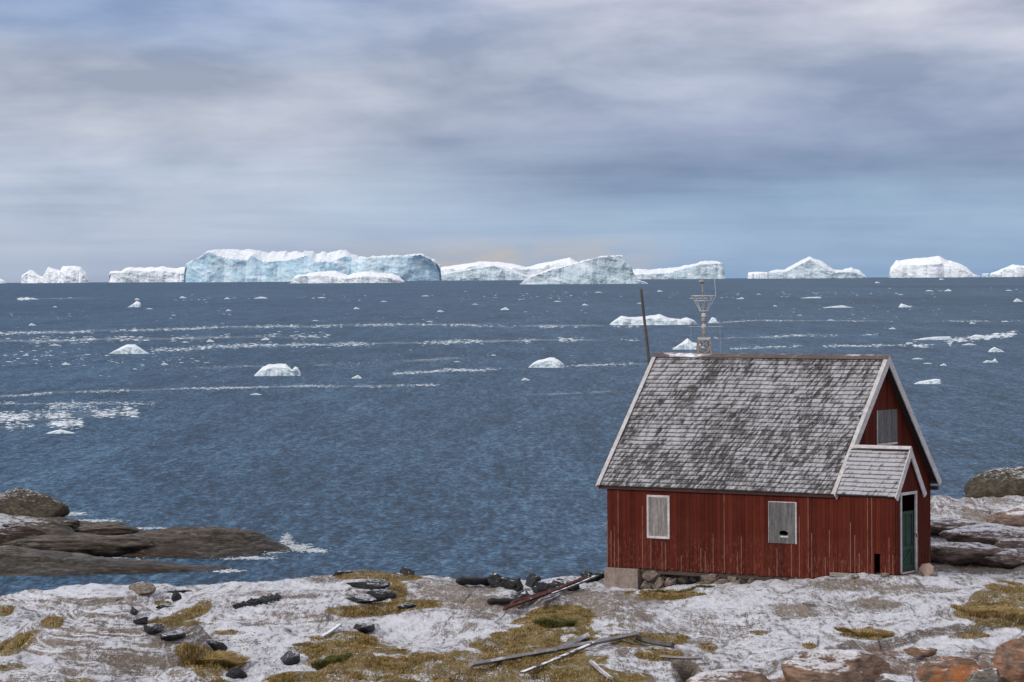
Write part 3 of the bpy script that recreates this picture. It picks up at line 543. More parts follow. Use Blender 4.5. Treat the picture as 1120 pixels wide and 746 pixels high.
def shingle_roof(name, parent, x0, x1, ya, za, yb, zb, rows, mat, seed, wmin=.10, wmax=.22, gap=.004):
    r = random.Random(seed); V = []; Fc = []; tone = []; fro = []; L = math.hypot(yb - ya, zb - za); dy, dz = (yb - ya) / L, (zb - za) / L; ny_, nz_ = -dz * (1 if dy > 0 else -1), abs(dy)
    st = L / rows
    for i in range(rows):
        x = x0
        while x < x1 - .01:
            w_ = r.uniform(wmin, wmax); e = min(x + w_, x1)
            if x1 - e < .05: e = x1
            s0 = i * st - r.uniform(0, .012); s1 = min((i + 1.25) * st, L); t0 = .028 + r.uniform(-.006, .008); t1 = .006; tn = r.random(); n = len(V)
            wob = .012 * math.sin(x * 1.1 + i * .07 + seed)
            for (s_, th) in ((s0, t0), (s1, t1)):
                for xx in (x + gap / 2, e - gap / 2):
                    for hgt in (-.012, th + wob): V.append((xx, ya + dy * s_ + ny_ * hgt, za + dz * s_ + nz_ * hgt)); tone.append(tn); fro.append(1.0 if (hgt != -.012 and s_ == s1) else -.2)
            Fc += [tuple(n + k for k in f) for f in ((0, 1, 3, 2), (4, 6, 7, 5), (0, 4, 5, 1), (2, 3, 7, 6), (1, 5, 7, 3), (0, 2, 6, 4))]; x = e
    # deck below the shingles
    n = len(V); d0 = -.045
    for s_ in (0, L):
        for xx in (x0, x1):
            for hgt in (d0, -.013): V.append((xx, ya + dy * s_ + ny_ * hgt, za + dz * s_ + nz_ * hgt)); tone.append(.2); fro.append(-2)
    Fc += [tuple(n + k for k in f) for f in ((0, 1, 3, 2), (4, 6, 7, 5), (0, 4, 5, 1), (2, 3, 7, 6), (1, 5, 7, 3), (0, 2, 6, 4))]
    return mesh_obj(name, V, Fc, mat, parent, attrs=dict(tone=tone, frost=fro))
ym = Ww / 2
roof = shingle_roof('roof', house, -Lw - OG + .03, OG - .03, -OE, ZE, ym, ZR, 32, roofm, 11)
shingle_roof('roof', house, -Lw - OG + .03, OG - .03, Ww + OE, ZE, ym, ZR, 32, roofm, 12)
m = MB(); m.bar((-Lw - OG, ym - .06, ZR + .02), (OG, ym - .06, ZR + .02), .015, .14, up=(0, 1, 1.2)); m.bar((-Lw - OG, ym + .06, ZR + .02), (OG, ym + .06, ZR + .02), .015, .14, up=(0, -1, 1.2))
m.build('ridge_board', mat_plain('ridge_timber', (.10, .075, .07), (.16, .12, .11), 4, (.3, 1, 1), .8, .3, .01, .25), house)
def barge(x, ya, za, yb, zb, ext, dp, th, nm='bargeboard', par=None, up=.03):
    """sloping board in the plane x, from the eave tip to the ridge"""
    m = MB(); L = math.hypot(yb - ya, zb - za); dy, dz = (yb - ya) / L, (zb - za) / L; sgn = 1 if dy > 0 else -1; nyv, nzv = -dz * sgn, abs(dy)
    e0 = (ya - dy * ext, za - dz * ext); V = []
    for xx in (x, x + th):
        V += [(xx, e0[0] + nyv * up, e0[1] + nzv * up), (xx, e0[0] - nyv * (dp - up), e0[1] - nzv * (dp - up)), (xx, yb, zb + up / nzv * 1.0), (xx, yb, zb - (dp - up) / nzv)]
    m.add(V, [(0, 1, 3, 2), (4, 6, 7, 5), (0, 4, 5, 1), (2, 3, 7, 6), (0, 2, 6, 4), (1, 5, 7, 3)]); return m.build(nm, trim, par or house)
for xg, th in ((OG - .03, .03), (-Lw - OG, .03)):
    barge(xg, -OE, ZE, ym - .001, ZR, .06, .17, th, up=.05); barge(xg, Ww + OE, ZE, ym + .001, ZR, .06, .17, th, up=.05)
# cover strip on top of the roof edges
for xg in (OG, -Lw - OG):
    m = MB(); sg = -1 if xg > 0 else 1; L = math.hypot(ym + OE, ZR - ZE); dy, dz = (ym + OE) / L, (ZR - ZE) / L
    m.bar((xg + sg * .055, -OE - dy * .03 - dz * .05, ZE - dz * .03 + dy * .05), (xg + sg * .055, ym - dz * .05, ZR + dy * .05), .11, .02, up=(0, -dz, dy)); m.build('verge_strip', trim, house)
m = MB(); m.box(-Lw - .2, .2, -OE + .03, -OE + .05, ZE - .085, ZE - .02); m.build('fascia_board', mat_plain('fascia_eave_shade', (.04, .018, .014), (.07, .025, .02)), house)  # dark brown stands in for the shadow line under the eave
m = MB(); m.box(-.03, OG - .04, Ww + .0, Ww + .10, ZE - .22, ZE - .12); m.box(-.03, OG - .04, Ww + .01, Ww + .08, ZE - .06, ZE + .02); m.build('rafter_end', mfl, house)
# porch
porch = None
pm = PW / 2; PO = .10; PG = .09; pZE = loc(975, 543.5, 'y', -PO)[2]; pZR = loc(993, 493, 'x', PX + PG)[2]
psl = (pZR - pZE) / (pm + PO)
def rz_p(y): return pZE + psl * (min(y, PW - y) + PO)
board_wall('porch_wall', house, 'x', .0, PX, 0, pb_ - .02, lambda s: rz_p(0) - .03, holes=[(cha[0], chb[0], pb_ - .05, cha[2])], out=-1, seed=8, wearp=.8)
board_wall('porch_wall', house, 'x', .0, PX, PW, pb_ - .02, lambda s: rz_p(0) - .03, out=1, seed=9)
board_wall('porch_gable', house, 'y', .0, PW, PX, pb_ - .02, lambda s: rz_p(s) - .03, holes=[(da[1], db[1], db[2], da[2])], out=1, seed=10, bw=.085, wearp=.15)
shingle_roof('porch_roof', house, .256, PX + PG - .03, -PO, pZE, pm, pZR, 11, roofp, 15, .3, .7, .002); shingle_roof('porch_roof', house, .256, PX + PG - .03, PW + PO, pZE, pm, pZR, 11, roofp, 16, .3, .7, .002)
barge(PX + PG - .03, -PO, pZE, pm - .001, pZR, .05, .15, .03, 'porch_bargeboard', up=.05); barge(PX + PG - .03, PW + PO, pZE, pm + .001, pZR, .05, .15, .03, 'porch_bargeboard', up=.05)
m = MB(); m.bar((.256, pm - .03, pZR + .06), (PX + PG, pm - .03, pZR + .06), .015, .10, up=(0, 1, 1.1)); m.bar((.256, pm + .03, pZR + .06), (PX + PG, pm + .03, pZR + .06), .015, .10, up=(0, -1, 1.1)); m.build('porch_ridge_board', trim, house)
m = MB(); m.box(.02, PX, .03, PW - .03, pb_ - .05, pb_); m.build('porch_floor', mfl, house)
# door
y0, y1, z0, z1 = da[1], db[1], db[2], da[2]; door = empty('door', (0, 0, 0)); door.parent = house
fr_ = MB(); fx0, fx1 = PX + .005, PX + .045
fr_.box(fx0, fx1, y0 - .05, y0 + .015, z0 - .02, z1 + .07); fr_.box(fx0, fx1, y1 - .015, y1 + .06, z0 - .02, z1 + .07); fr_.box(fx0, fx1 + .003, y0 + .016, y1 - .016, z1, z1 + .068); fr_.box(fx0 - .02, fx1 + .02, y0 - .03, y1 + .03, z0 - .06, z0 - .022)
fr_.build('door_frame', trim, door)
gn = mat_plain('faded_green_paint', (.012, .042, .024), (.03, .072, .042), 6, (1, 1, .4), .7, .3, .006)
gd = mat_plain('dark_glass', (.015, .022, .022), (.03, .045, .045), 3, (1, 1, 1), .15, .05, .002, 0, .5)
H = z1 - z0; dt_ = z0 + H * .78; m = MB(); dx0, dx1 = PX - .05, PX - .012; a, b = y0 + .03, y1 - .03
m.box(dx0, dx1, a, a + .07, z0, dt_); m.box(dx0, dx1, b - .07, b, z0, dt_); m.box(dx0, dx1, a + .071, b - .071, dt_ - .07, dt_); m.box(dx0, dx1, a + .071, b - .071, z0, z0 + .12); m.box(dx0, dx1, a + .071, b - .071, z0 + H * .27, z0 + H * .27 + .09)
m.box(dx0, dx1 - .01, (a + b) / 2 - .02, (a + b) / 2 + .02, z0 + H * .27 + .091, dt_ - .071); m.bar((dx1 - .012, a + .07, z0 + .12), (dx1 - .012, b - .07, z0 + H * .27), .016, .05, up=(0, -1, 1)); m.build('door_leaf', gn, door)
m = MB(); m.box(dx0 + .005, dx0 + .012, a + .071, b - .071, z0 + H * .27 + .09, dt_ - .07); m.box(dx0 + .004, dx0 + .011, a + .071, b - .071, z0 + .12, z0 + H * .27); m.build('door_panel', mat_plain('green_black_panel', (.012, .03, .024), (.035, .07, .055), 5), door)
m = MB(); m.tube([(fx1 - .02, y1 - .045, z0 + H * .47), (fx1 + .03, y1 - .045, z0 + H * .47), (fx1 + .03, y1 - .045, z0 + H * .43)], .012, 6); m.build('door_handle', mat_plain('rusty_iron', (.03, .02, .015), (.08, .04, .025)), door)
# boarded windows
ply = mat_plain('grey_plywood', (.13, .115, .105), (.33, .30, .28), 3.0, (5, 5, .45), .85, .3, .008)
ply2 = mat_plain('dark_grey_plywood', (.07, .065, .065), (.19, .18, .175), 3.0, (5, 5, .45), .85, .3, .008)
def window(a, b, plane, fw_, board, hole=None):
    w_ = empty('window', (0, 0, 0)); w_.parent = house
    k = 0 if plane == 'y' else 1; s0, s1, z0, z1 = a[k], b[k], b[2], a[2]
    def bx(m, c0, c1, d0, d1, e0, e1): m.box(c0, c1, -d1, -d0, e0, e1) if plane == 'y' else m.box(d0, d1, c0, c1, e0, e1)
    m = MB(); fl, fr2, ft, fb = fw_
    if fl: bx(m, s0, s0 + fl, .029, .055, z0, z1)
    if fr2: bx(m, s1 - fr2, s1, .029, .055, z0, z1)
    if ft: bx(m, s0 + fl + .001, s1 - fr2 - .001, .029, .053, z1 - ft, z1)
    if fb: bx(m, s0 + fl + .001, s1 - fr2 - .001, .029, .053, z0, z0 + fb)
    m.build('window_frame', trim, w_)
    s0 += fl + .001; s1 -= fr2 + .001; z1 -= ft + .001; z0 += fb + .001
    if hole is None:
        m = MB(); bx(m, s0, s1, .028, .042, z0, z1); m.build('window_board', board, w_)
    else:
        r = random.Random(4); n = 28; V = []; Fc = []; cx_, cz_ = hole[0], hole[2]; hw_, hh_ = .145, .075
        for lay_ in (.045, .028):
            for i in range(n):
                t = 2 * math.pi * i / n; c, s = math.cos(t), math.sin(t); sc_ = min(abs((s1 if c > 0 else s0) - cx_) / max(abs(c), 1e-6), abs((z1 if s > 0 else z0) - cz_) / max(abs(s), 1e-6)); V.append((cx_ + c * sc_, -lay_, cz_ + s * sc_))
            for i in range(n):
                t = 2 * math.pi * i / n; q = (abs(math.cos(t)) ** 3 + abs(math.sin(t)) ** 3) ** (-1 / 3) * r.uniform(.75, 1.12); ss = math.sin(t); V.append((cx_ + math.cos(t) * q * hw_, -lay_, cz_ + ss * q * hh_ * (.8 if ss > 0 else .75)))
        for i in range(n):
            j = (i + 1) % n; Fc += [(i, j, n + j, n + i), (n + i, n + j, 3 * n + j, 3 * n + i), (2 * n + i, 3 * n + i, 3 * n + j, 2 * n + j)]
        # rectangle corners
        for lay_, base_ in ((.045, 0),):
            for (X_, Z_) in ((s1, z1), (s0, z1), (s0, z0), (s1, z0)):
                k_ = len(V); V.append((X_, -lay_, Z_)); t = math.atan2(Z_ - cz_, X_ - cx_) % (2 * math.pi); i = int(t / (2 * math.pi) * n); Fc.append((i, k_, (i + 1) % n))
        mesh_obj('window_board', V, Fc, board, w_)
        m = MB(); m.box(cx_ - .09, cx_ + .13, -.052, -.046, cz_ - .105, cz_ - .068); m.build('splintered_edge', trim, w_)
    return w_
window(w1a, w1b, 'y', (.055, .055, .055, .06), ply); wn2 = window(w2a, w2b, 'y', (.008, .035, .02, .0), ply2, hc); window(gwa, gwb, 'x', (.03, .0, .0, .05), ply2)
# concrete footing block and sill
con = mat_plain('weathered_concrete', (.20, .15, .125), (.32, .26, .23), 4, (1, 1, 1), .9, .5, .02)
m = MB(); m.box(-Lw - .06, -Lw + .95, -.10, .5, -.62, -.012); fo = m.build('footing', con, house)
bev = fo.modifiers.new('bevel', 'BEVEL'); bev.width = .02; bev.segments = 2
m = MB(); m.box(-Lw - .1, -Lw + .9, Ww - .5, Ww + .1, -1.2, -.012); m.build('footing', con, house)
m = MB(); m.box(-Lw + .96, -.01, .03, .13, -.12, .01); m.build('sill_beam', mfl, house)
m = MB(); m.box(.02, PX + .05, -.06, .10, pb_ - .13, pb_ - .03); m.box(PX + .03, PX + .28, .2, 1.2, pb_ - .12, pb_ - .04); m.build('porch_sill', mat_plain('bleached_sill', (.20, .16, .14), (.34, .29, .27), 5, (.4, 1, 1)), house)
# stones packed under the front wall
def hw_pt(lx, ly): q = org + ex * lx + ey * ly; return q[0], q[1]
r = random.Random(5)
for k in range(34):
    lx = -5.3 + 5.2 * (k % 17) / 17 + r.uniform(-.08, .08); row = k // 17; ly = .12 + .25 * row + r.uniform(-.06, .05); x, y = hw_pt(lx, ly); gz = zt(x, y); top = BZ - .02; room = max(top - gz, .10)
    if row == 0 and -4.6 < lx < -3.7 : continue
    sz = min(.17, room * .55) * r.uniform(.75, 1.05)
    place_rock('foundation_stone', (x, y, gz + sz * .6 + (room > .3) * row * .1), (sz * r.uniform(1.1, 1.7), sz * 1.0, sz), 300 + k, (mb_tan if k % 3 else mb_grey), 'rough tan stone packed under the front wall of the cottage', 'stone', r.uniform(0, 3), 'stones packed under the cottage wall', 10, 3, .06, .12)
for k, (u, v, s_) in enumerate([(712, 631, .17), (709, 641, .17), (722, 642, .13), (779, 633, .2), (790, 641, .2), (806, 639, .16), (770, 641, .14), (824, 636, .14), (760, 644, .13)]):
    q = loc(u, v, 'y', -.02 + .04 * (k % 3)); x, y = hw_pt(q[0], q[1]); place_rock('foundation_stone', (x, y, q[2] + BZ), (s_ * 1.4, s_, s_ * .8), 350 + k, mb_tan if k != 2 else mb_grey, 'rough tan stone packed under the front wall of the cottage', 'stone', k, 'stones packed under the cottage wall', 10, 4, .06, .12)
p = G(1012, 630); m = MB(); oul = [(a_ * .8, b_ * .8) for a_, b_ in [(-.2, 0), (-.06, .07), (.0, .0), (.14, -.0), (.24, .12), (.2, .34), (.08, .42), (-.1, .38), (-.22, .24)]]; n = len(oul)
V = [(x, dy_, z) for dy_ in (-.05, .05) for x, z in oul]; m.add(V, [tuple(range(n))[::-1], tuple(range(n, 2 * n))] + [(i, (i + 1) % n, n + (i + 1) % n, n + i) for i in range(n)])
o = m.build('broken_slab', mat_plain('pink_concrete', (.30, .20, .16), (.42, .31, .27), 4)); o.location = (p[0], p[1], p[2] - .02); o.rotation_euler = (-.25, .1, -.3)
tag(o, 'broken pinkish slab leaning by the porch corner', 'slab')
for k, (u, v) in enumerate([(1004, 628), (985, 629), (935, 632), (968, 631), (1020, 630)]):
    p = G(u, v); place_rock('loose_rock', (p[0], p[1], p[2] + .03), (.13, .1, .06), 400 + k, mb_tan, 'small rubble stone along the foot of the porch', 'rock', k, 'rubble stones by the porch', 9, 3)

# ------------------------------------------------------------------ pole and mast behind the cottage
wood = mat_plain('grey_timber', (.06, .052, .045), (.13, .115, .10), 5, (1, 1, .3))
pt, pbm = P(701, 316, 86), P(709.5, 395, 86); dv = (pbm - pt); gp = pt + dv * 3.0; kz = (2.0 - pt[2]) / dv[2]; gp = pt + dv * kz
m = MB(); m.tube([gp, gp * .5 + pt * .5 + np.array([.02, 0, 0]), pt], [.065, .050, .036], 10); po = m.build('timber_pole', wood, smooth=False); tag(po, 'leaning grey timber pole behind the roof end of the cottage', 'pole')
YM = 88.0; mp = P(770, 388, YM); mz = 2.2; mroot = empty('mast', (mp[0], mp[1], mz)); tag(mroot, 'weathered radio mast with a wire basket top rising behind the cottage ridge', 'mast')
def L(u, v): q = P(u, v, YM); return np.array([q[0] - mp[0], 0, q[2] - mz])
steel = mat_plain('weathered_steel', (.42, .41, .40), (.66, .64, .62), 8, rough=.6); stone = mat_plain('rusty_lattice', (.20, .17, .15), (.40, .36, .33), 9)
zl, zh = 0, L(770, 371)[2]; m = MB()
for sx_, sy_ in ((-1, -1), (1, -1), (1, 1), (-1, 1)): m.bar((sx_ * .7, sy_ * .7, zl), (sx_ * .15, sy_ * .15, zh), .06, .06, up=(0, 1, .1))
m.build('mast_leg', stone, mroot); m = MB(); nst = 24
cs4 = [(-1, -1), (1, -1), (1, 1), (-1, 1)]
for k in range(nst):
    za_, zb_ = zh * k / nst, zh * (k + 1) / nst; wa_ = .7 + (.15 - .7) * k / nst; wb_ = .7 + (.15 - .7) * (k + 1) / nst
    for i in range(4):
        a_, b_ = cs4[i], cs4[(i + 1) % 4]; m.bar((a_[0] * wa_, a_[1] * wa_, za_), (b_[0] * wb_, b_[1] * wb_, zb_), .035, .035, up=(.1, .2, 1)); m.bar((b_[0] * wa_, b_[1] * wa_, za_), (a_[0] * wb_, a_[1] * wb_, zb_), .035, .035, up=(.1, .2, 1)); m.bar((a_[0] * wb_, a_[1] * wb_, zb_), (b_[0] * wb_, b_[1] * wb_, zb_), .03, .03, up=(.1, .2, 1))
m.build('lattice_bracing', stone, mroot)
zt_ = L(770, 338)[2]; zt2 = L(768, 308)[2]; zb_ = zh; m = MB(); m.box(-.17, .17, -.17, .17, zh - .02, zh + .05); m.build('mast_head_plate', steel, mroot)
m = MB(); m.tube([(0, 0, zh), (0, 0, zt_), (-.04, 0, zt2)], [.05, .035, .016], 8); m.build('mast_tube', stone, mroot)
for k, vv in enumerate((364, 357, 350, 345)):
    z_ = L(770, vv)[2]; m = MB(); m.tube([(0, 0, z_ - .07), (0, 0, z_ - .03), (0, 0, z_ + .03), (0, 0, z_ + .07)], [.035, .07, .07, .035], 10); m.build('insulator', steel if k % 2 else stone, mroot)
zr0, zr1, zr2 = L(770, 340)[2], L(770, 329)[2], L(770, 323.5)[2]
for i in range(8):
    a_ = i * math.pi / 4; m = MB(); m.bar((math.cos(a_) * .11, math.sin(a_) * .11, zr0), (math.cos(a_) * .34, math.sin(a_) * .34, zr2), .012, .012); m.build('basket_strut', steel, mroot)
for z_, rr in ((zr0, .12), (zr1, .25), (zr2, .345)):
    m = MB(); n = 20; pts = [(math.cos(2 * math.pi * i / n) * rr, math.sin(2 * math.pi * i / n) * rr, z_) for i in range(n + 1)]; m.tube(pts, .013, 5, cap=False); m.build('basket_ring', steel, mroot)
m = MB(); m.bar((-.34, 0, zr2), (.34, 0, zr2), .02, .02); m.bar((-.39, -.01, L(0, 331)[2]), (.1, -.01, L(0, 331)[2]), .02, .02); m.build('cross_arm', steel, mroot)
m = MB(); m.tube([(-.05, 0, zt2 - .05), (-.05, 0, zt2 - .01), (-.05, 0, zt2 + .03), (-.05, 0, zt2 + .05)], [.03, .09, .08, .02], 14); m.build('top_lamp', stone, mroot)
m = MB(); m.tube([(.34, 0, zr2), (.30, 0, L(780, 303)[2]), (.26, 0, L(779, 290)[2])], .009, 5); m.build('whip_aerial', steel, mroot)
for xw in (-.40, .50): m = MB(); m.tube([(xw * .9, 0, L(0, 331)[2] - .6), (xw, 0, 1)], .004, 4); m.build('guy_wire', steel, mroot)
m = MB(); m.bar((-.45, 0, L(0, 362)[2]), (.55, 0, L(0, 362)[2]), .012, .012); m.build('cross_arm', steel, mroot)

# ------------------------------------------------------------------ boards and debris
grey_b = mat_plain('bleached_plank', (.26, .235, .235), (.44, .41, .42), 4, (.3, .3, 1), .8, .35, .006, .45)
red_b = mat_plain('old_red_board', (.11, .035, .028), (.19, .08, .065), 4, (1, 1, 1), .8, .3, .006, .15)
dark_b = mat_plain('dark_plank', (.07, .06, .055), (.15, .13, .12), 5, (1, 1, 1), .8, .3, .006, .2)
def plank(u0_, v0_, u1_, v1_, w_, t_, mat, label, lift=(.06, .06), name='plank', cat='plank', tw=0, dy_=None):
    a, b = G(u0_, v0_), G(u1_, v1_); 
    if dy_ is not None: b = P(u1_, v1_, a[1] + dy_)
    a[2] += lift[0]; b[2] += lift[1] if dy_ is None else 0
    c_ = max(zt(*(a + (b - a) * k / 30)[:2]) - (a + (b - a) * k / 30)[2] for k in range(31)); up_ = max(0, c_ + t_ * .5 + .03); a[2] += up_; b[2] += up_
    c = (a + b) / 2; m = MB(); d = b - a; n = 8
    for i in range(n):
        p0, p1 = a - c + d * i / n, a - c + d * (i + 1) / n; bow = -.015 * math.sin(math.pi * i / n), -.015 * math.sin(math.pi * (i + 1) / n); p0[2] += bow[0]; p1[2] += bow[1]; m.bar(p0, p1, w_, t_, twist=tw)
    o = m.build(name, mat); o.location = tuple(c); tag(o, label, cat); return o
plank(515, 737, 696, 704, .17, .06, grey_b, 'long bleached plank lying across the ochre grass', (.10, .12), tw=.5)
plank(604, 717, 640, 701, .20, .08, grey_b, 'short wide grey board behind the long bleached plank', (.1, .1), tw=.5)
plank(571, 744, 650, 712, .10, .04, dark_b, 'thin dark board under the long bleached plank', (.03, .05))
plank(697, 703, 736, 711, .14, .09, dark_b, 'short dark board at the end of the long bleached plank', (.1, .1), tw=.4)
plank(722, 722, 768, 727, .10, .04, grey_b, 'thin pale board bridging the cleft in the rock', (.05, .12), tw=.4)
plank(647, 728, 668, 746, .10, .05, grey_b, 'narrow grey board pointing towards the viewer on snow', (.07, .07), tw=.4)
plank(552, 671, 634, 637, .13, .05, red_b, 'long red painted board lying on the grass edge, front of the pair', (.06, .16), tw=.7, dy_=3.4)
plank(560, 666, 641, 634, .12, .045, red_b, 'long red painted board at the back of the pair, touching the black sacks', (.12, .2), tw=.6, dy_=3.6)
plank(604, 655, 652, 630, .05, .04, dark_b, 'narrow dark stick sticking out beyond the red boards', (.12, .2), dy_=2.2)
for k, (a_, b_, c_, d_) in enumerate([(586, 670, 608, 657), (590, 668, 612, 658), (594, 670, 611, 660)]): plank(a_, b_, c_, d_, .09, .03, grey_b, ['frosted broken board under the red boards, left of three', 'frosted broken board under the red boards, upper of three', 'frosted broken board under the red boards, lowest of three'][k], (.05, .09), tw=.6, dy_=1.6)
plank(352, 699, 372, 688, .08, .04, grey_b, 'small grey stick leaning on the dark rock in the snow', (.03, .08))
rub = mat_plain('black_rubber', (.012, .012, .014), (.028, .028, .031), 5, rough=.5, bs=.6, bd=.02); tarp = mat_plain('black_tarpaulin', (.012, .012, .013), (.03, .03, .034), 7, rough=.45, bs=.8, bd=.03, frost=.08)
def roll(u0_, v0_, u1_, v1_, r_, label, hollow=True):
    a, b = G(u0_, v0_), G(u1_, v1_); a[2] += r_ * .9; b[2] += r_ * .9; m = MB(); c = (a + b) / 2; n = 9; pts = [a - c + (b - a) * i / n for i in range(n + 1)]; rd = [r_ * (.55 if i == 0 else .9 + .12 * math.sin(i * 1.7)) for i in range(n + 1)]; m.tube(pts, rd, 14)
    o = m.build('rubber_roll', rub, smooth=True); o.location = tuple(c); tag(o, label, 'roll')
roll(501, 640, 535, 640, .11, 'thick black roll lying on the shore crest'); roll(534, 661, 570, 661, .08, 'thin black roll lying on bare rock left of the red boards')
for k, (u, v, a_, h_, lb) in enumerate([(548, 641, .22, .13, 'crumpled black sack next to the thick black roll'), (563, 645, .24, .12, 'crumpled black sack in the middle of the heap'), (583, 641, .17, .12, 'small black sack on the back of the heap'), (596, 648, .22, .14, 'black sack touching the red boards'), (569, 654, .18, .09, 'flat black sack at the front of the heap'), (613, 641, .28, .10, 'frosted grey black sack behind the red boards'), (645, 636, .20, .13, 'black sack at the far end of the red boards'), (541, 634, .12, .1, 'small black lump at the back edge of the heap'), (625, 645, .15, .08, 'low black sack between the board ends')]):
    p = G(u, v); a_ *= 1.35; h_ *= 1.25; V, Fc = rock_mesh((a_, a_ * .8, h_), 500 + k, 11, 4, .22, .0); o = mesh_obj('black_sack', V, Fc, tarp, smooth=True); o.location = (p[0], p[1], p[2] + h_ * .5); o.rotation_euler = (0, 0, k); tag(o, lb, 'sack')
def scatter(name, pts, size, mat, label, cat, seed, sub=1, flat=.6, wide=1.0):
    r = np.random.default_rng(seed); Vb, Fb = ico(sub); m_V = []; m_F = []; n = 0
    for (x, y, z), s_ in zip(pts, size):
        sc3 = np.array([r.uniform(.7, 1.4), r.uniform(.7, 1.3), r.uniform(.5, 1) * flat]) * s_ * np.array([wide, 1, 1]); W = Vb * (1 + .35 * r.uniform(-1, 1, (len(Vb), 1))) * sc3; m_V.append(W + np.array([x, y, z])); m_F += [tuple(i + n for i in f) for f in Fb]; n += len(Vb)
    o = mesh_obj(name, np.concatenate(m_V), m_F, mat); tag(o, label, cat, None, 'stuff'); return o
pts = []; sz = []; r = random.Random(9)
for k in range(520):
    t = r.random(); u = 256 + 50 * t; v = 664.5 - 10.5 * t + r.gauss(0, 2.0) * (.35 + t * .9 if t < .85 else .6); p = G(u, v); pts.append((p[0], p[1], p[2] + r.uniform(.0, .05))); sz.append(r.uniform(.02, .055))
scatter('coal_heap', pts, sz, rub, 'strip of black rubble spread over the snowy rock', 'rubble', 3)
pts = []; sz = []
for (cu, cv, ru, rv, n) in [(265, 703, 30, 9, 170), (290, 722, 20, 4, 25), (350, 636, 60, 3, 25), (300, 690, 60, 10, 30), (600, 716, 22, 8, 120), (770, 690, 60, 16, 160), (880, 680, 100, 22, 140), (150, 700, 140, 35, 120), (1000, 670, 70, 16, 50), (560, 650, 60, 8, 40), (60, 735, 80, 8, 60)]:
    for k in range(n): p = G(cu + r.gauss(0, .5) * ru, cv + r.gauss(0, .5) * rv); pts.append((p[0], p[1], p[2] + .004)); sz.append(r.uniform(.01, .032))
scatter('gravel', pts, sz, mb_grey, 'dark grit and small stones scattered over the snow', 'gravel', 4)

# ------------------------------------------------------------------ icebergs and floating ice
def mat_ice(name, cl1, cl2, snow, sc=1.0, th=(.45, .75)):
    t = NT(name); k = 1 / sc; v = t.co(scale=(k, k, k)); n1 = t.noise(v, 1, 6, .65, .4); n2 = t.noise(t.co(scale=(k, k, k * .5)), 4.5, 5, .7); n3 = t.noise(t.co(scale=(k * .6, k, k * 1.6), rot=(0, .6, 0)), 1.6, 5, .65, .6)
    c = t.mix(t.ramp(n1, [(.38, 0), (.62, 1)]), cl1, cl2); c = t.mix(t.ramp(n3, [(.35, .5), (.5, 0)]), c, tuple(x * .84 for x in cl1)); c = t.mix(t.ramp(n2, [(.55, 0), (.72, .35)]), c, snow)
    nz = t.n('ShaderNodeSeparateXYZ', inp={0: t.n('ShaderNodeNewGeometry').outputs['Normal']}).outputs[2]
    f = t.ma('ADD', nz, t.ma('MULTIPLY', t.ma('SUBTRACT', n2, .5), 1.1)); c = t.mix(t.ramp(f, [(th[0], 0), (th[1], 1)]), c, snow)
    return t.fin(c, .6, t.bump(t.ma('ADD', t.ma('MULTIPLY', n2, .5), n3), .6, .16 * sc), .15)
ICS = (.84, .87, .90)
ice_blue = mat_ice('blue_glacier_ice', (.42, .63, .77), (.64, .78, .86), ICS, 170, (.5, .8))  # aerial haze over the distant bergs is put into these pale ice colours
ice_grey = mat_ice('grey_glacier_ice', (.52, .63, .69), (.68, .77, .81), ICS, 150, (.5, .8))
ice_white = mat_ice('white_glacier_ice', (.74, .82, .86), (.86, .89, .91), (.92, .93, .95), 90, (.1, .5))
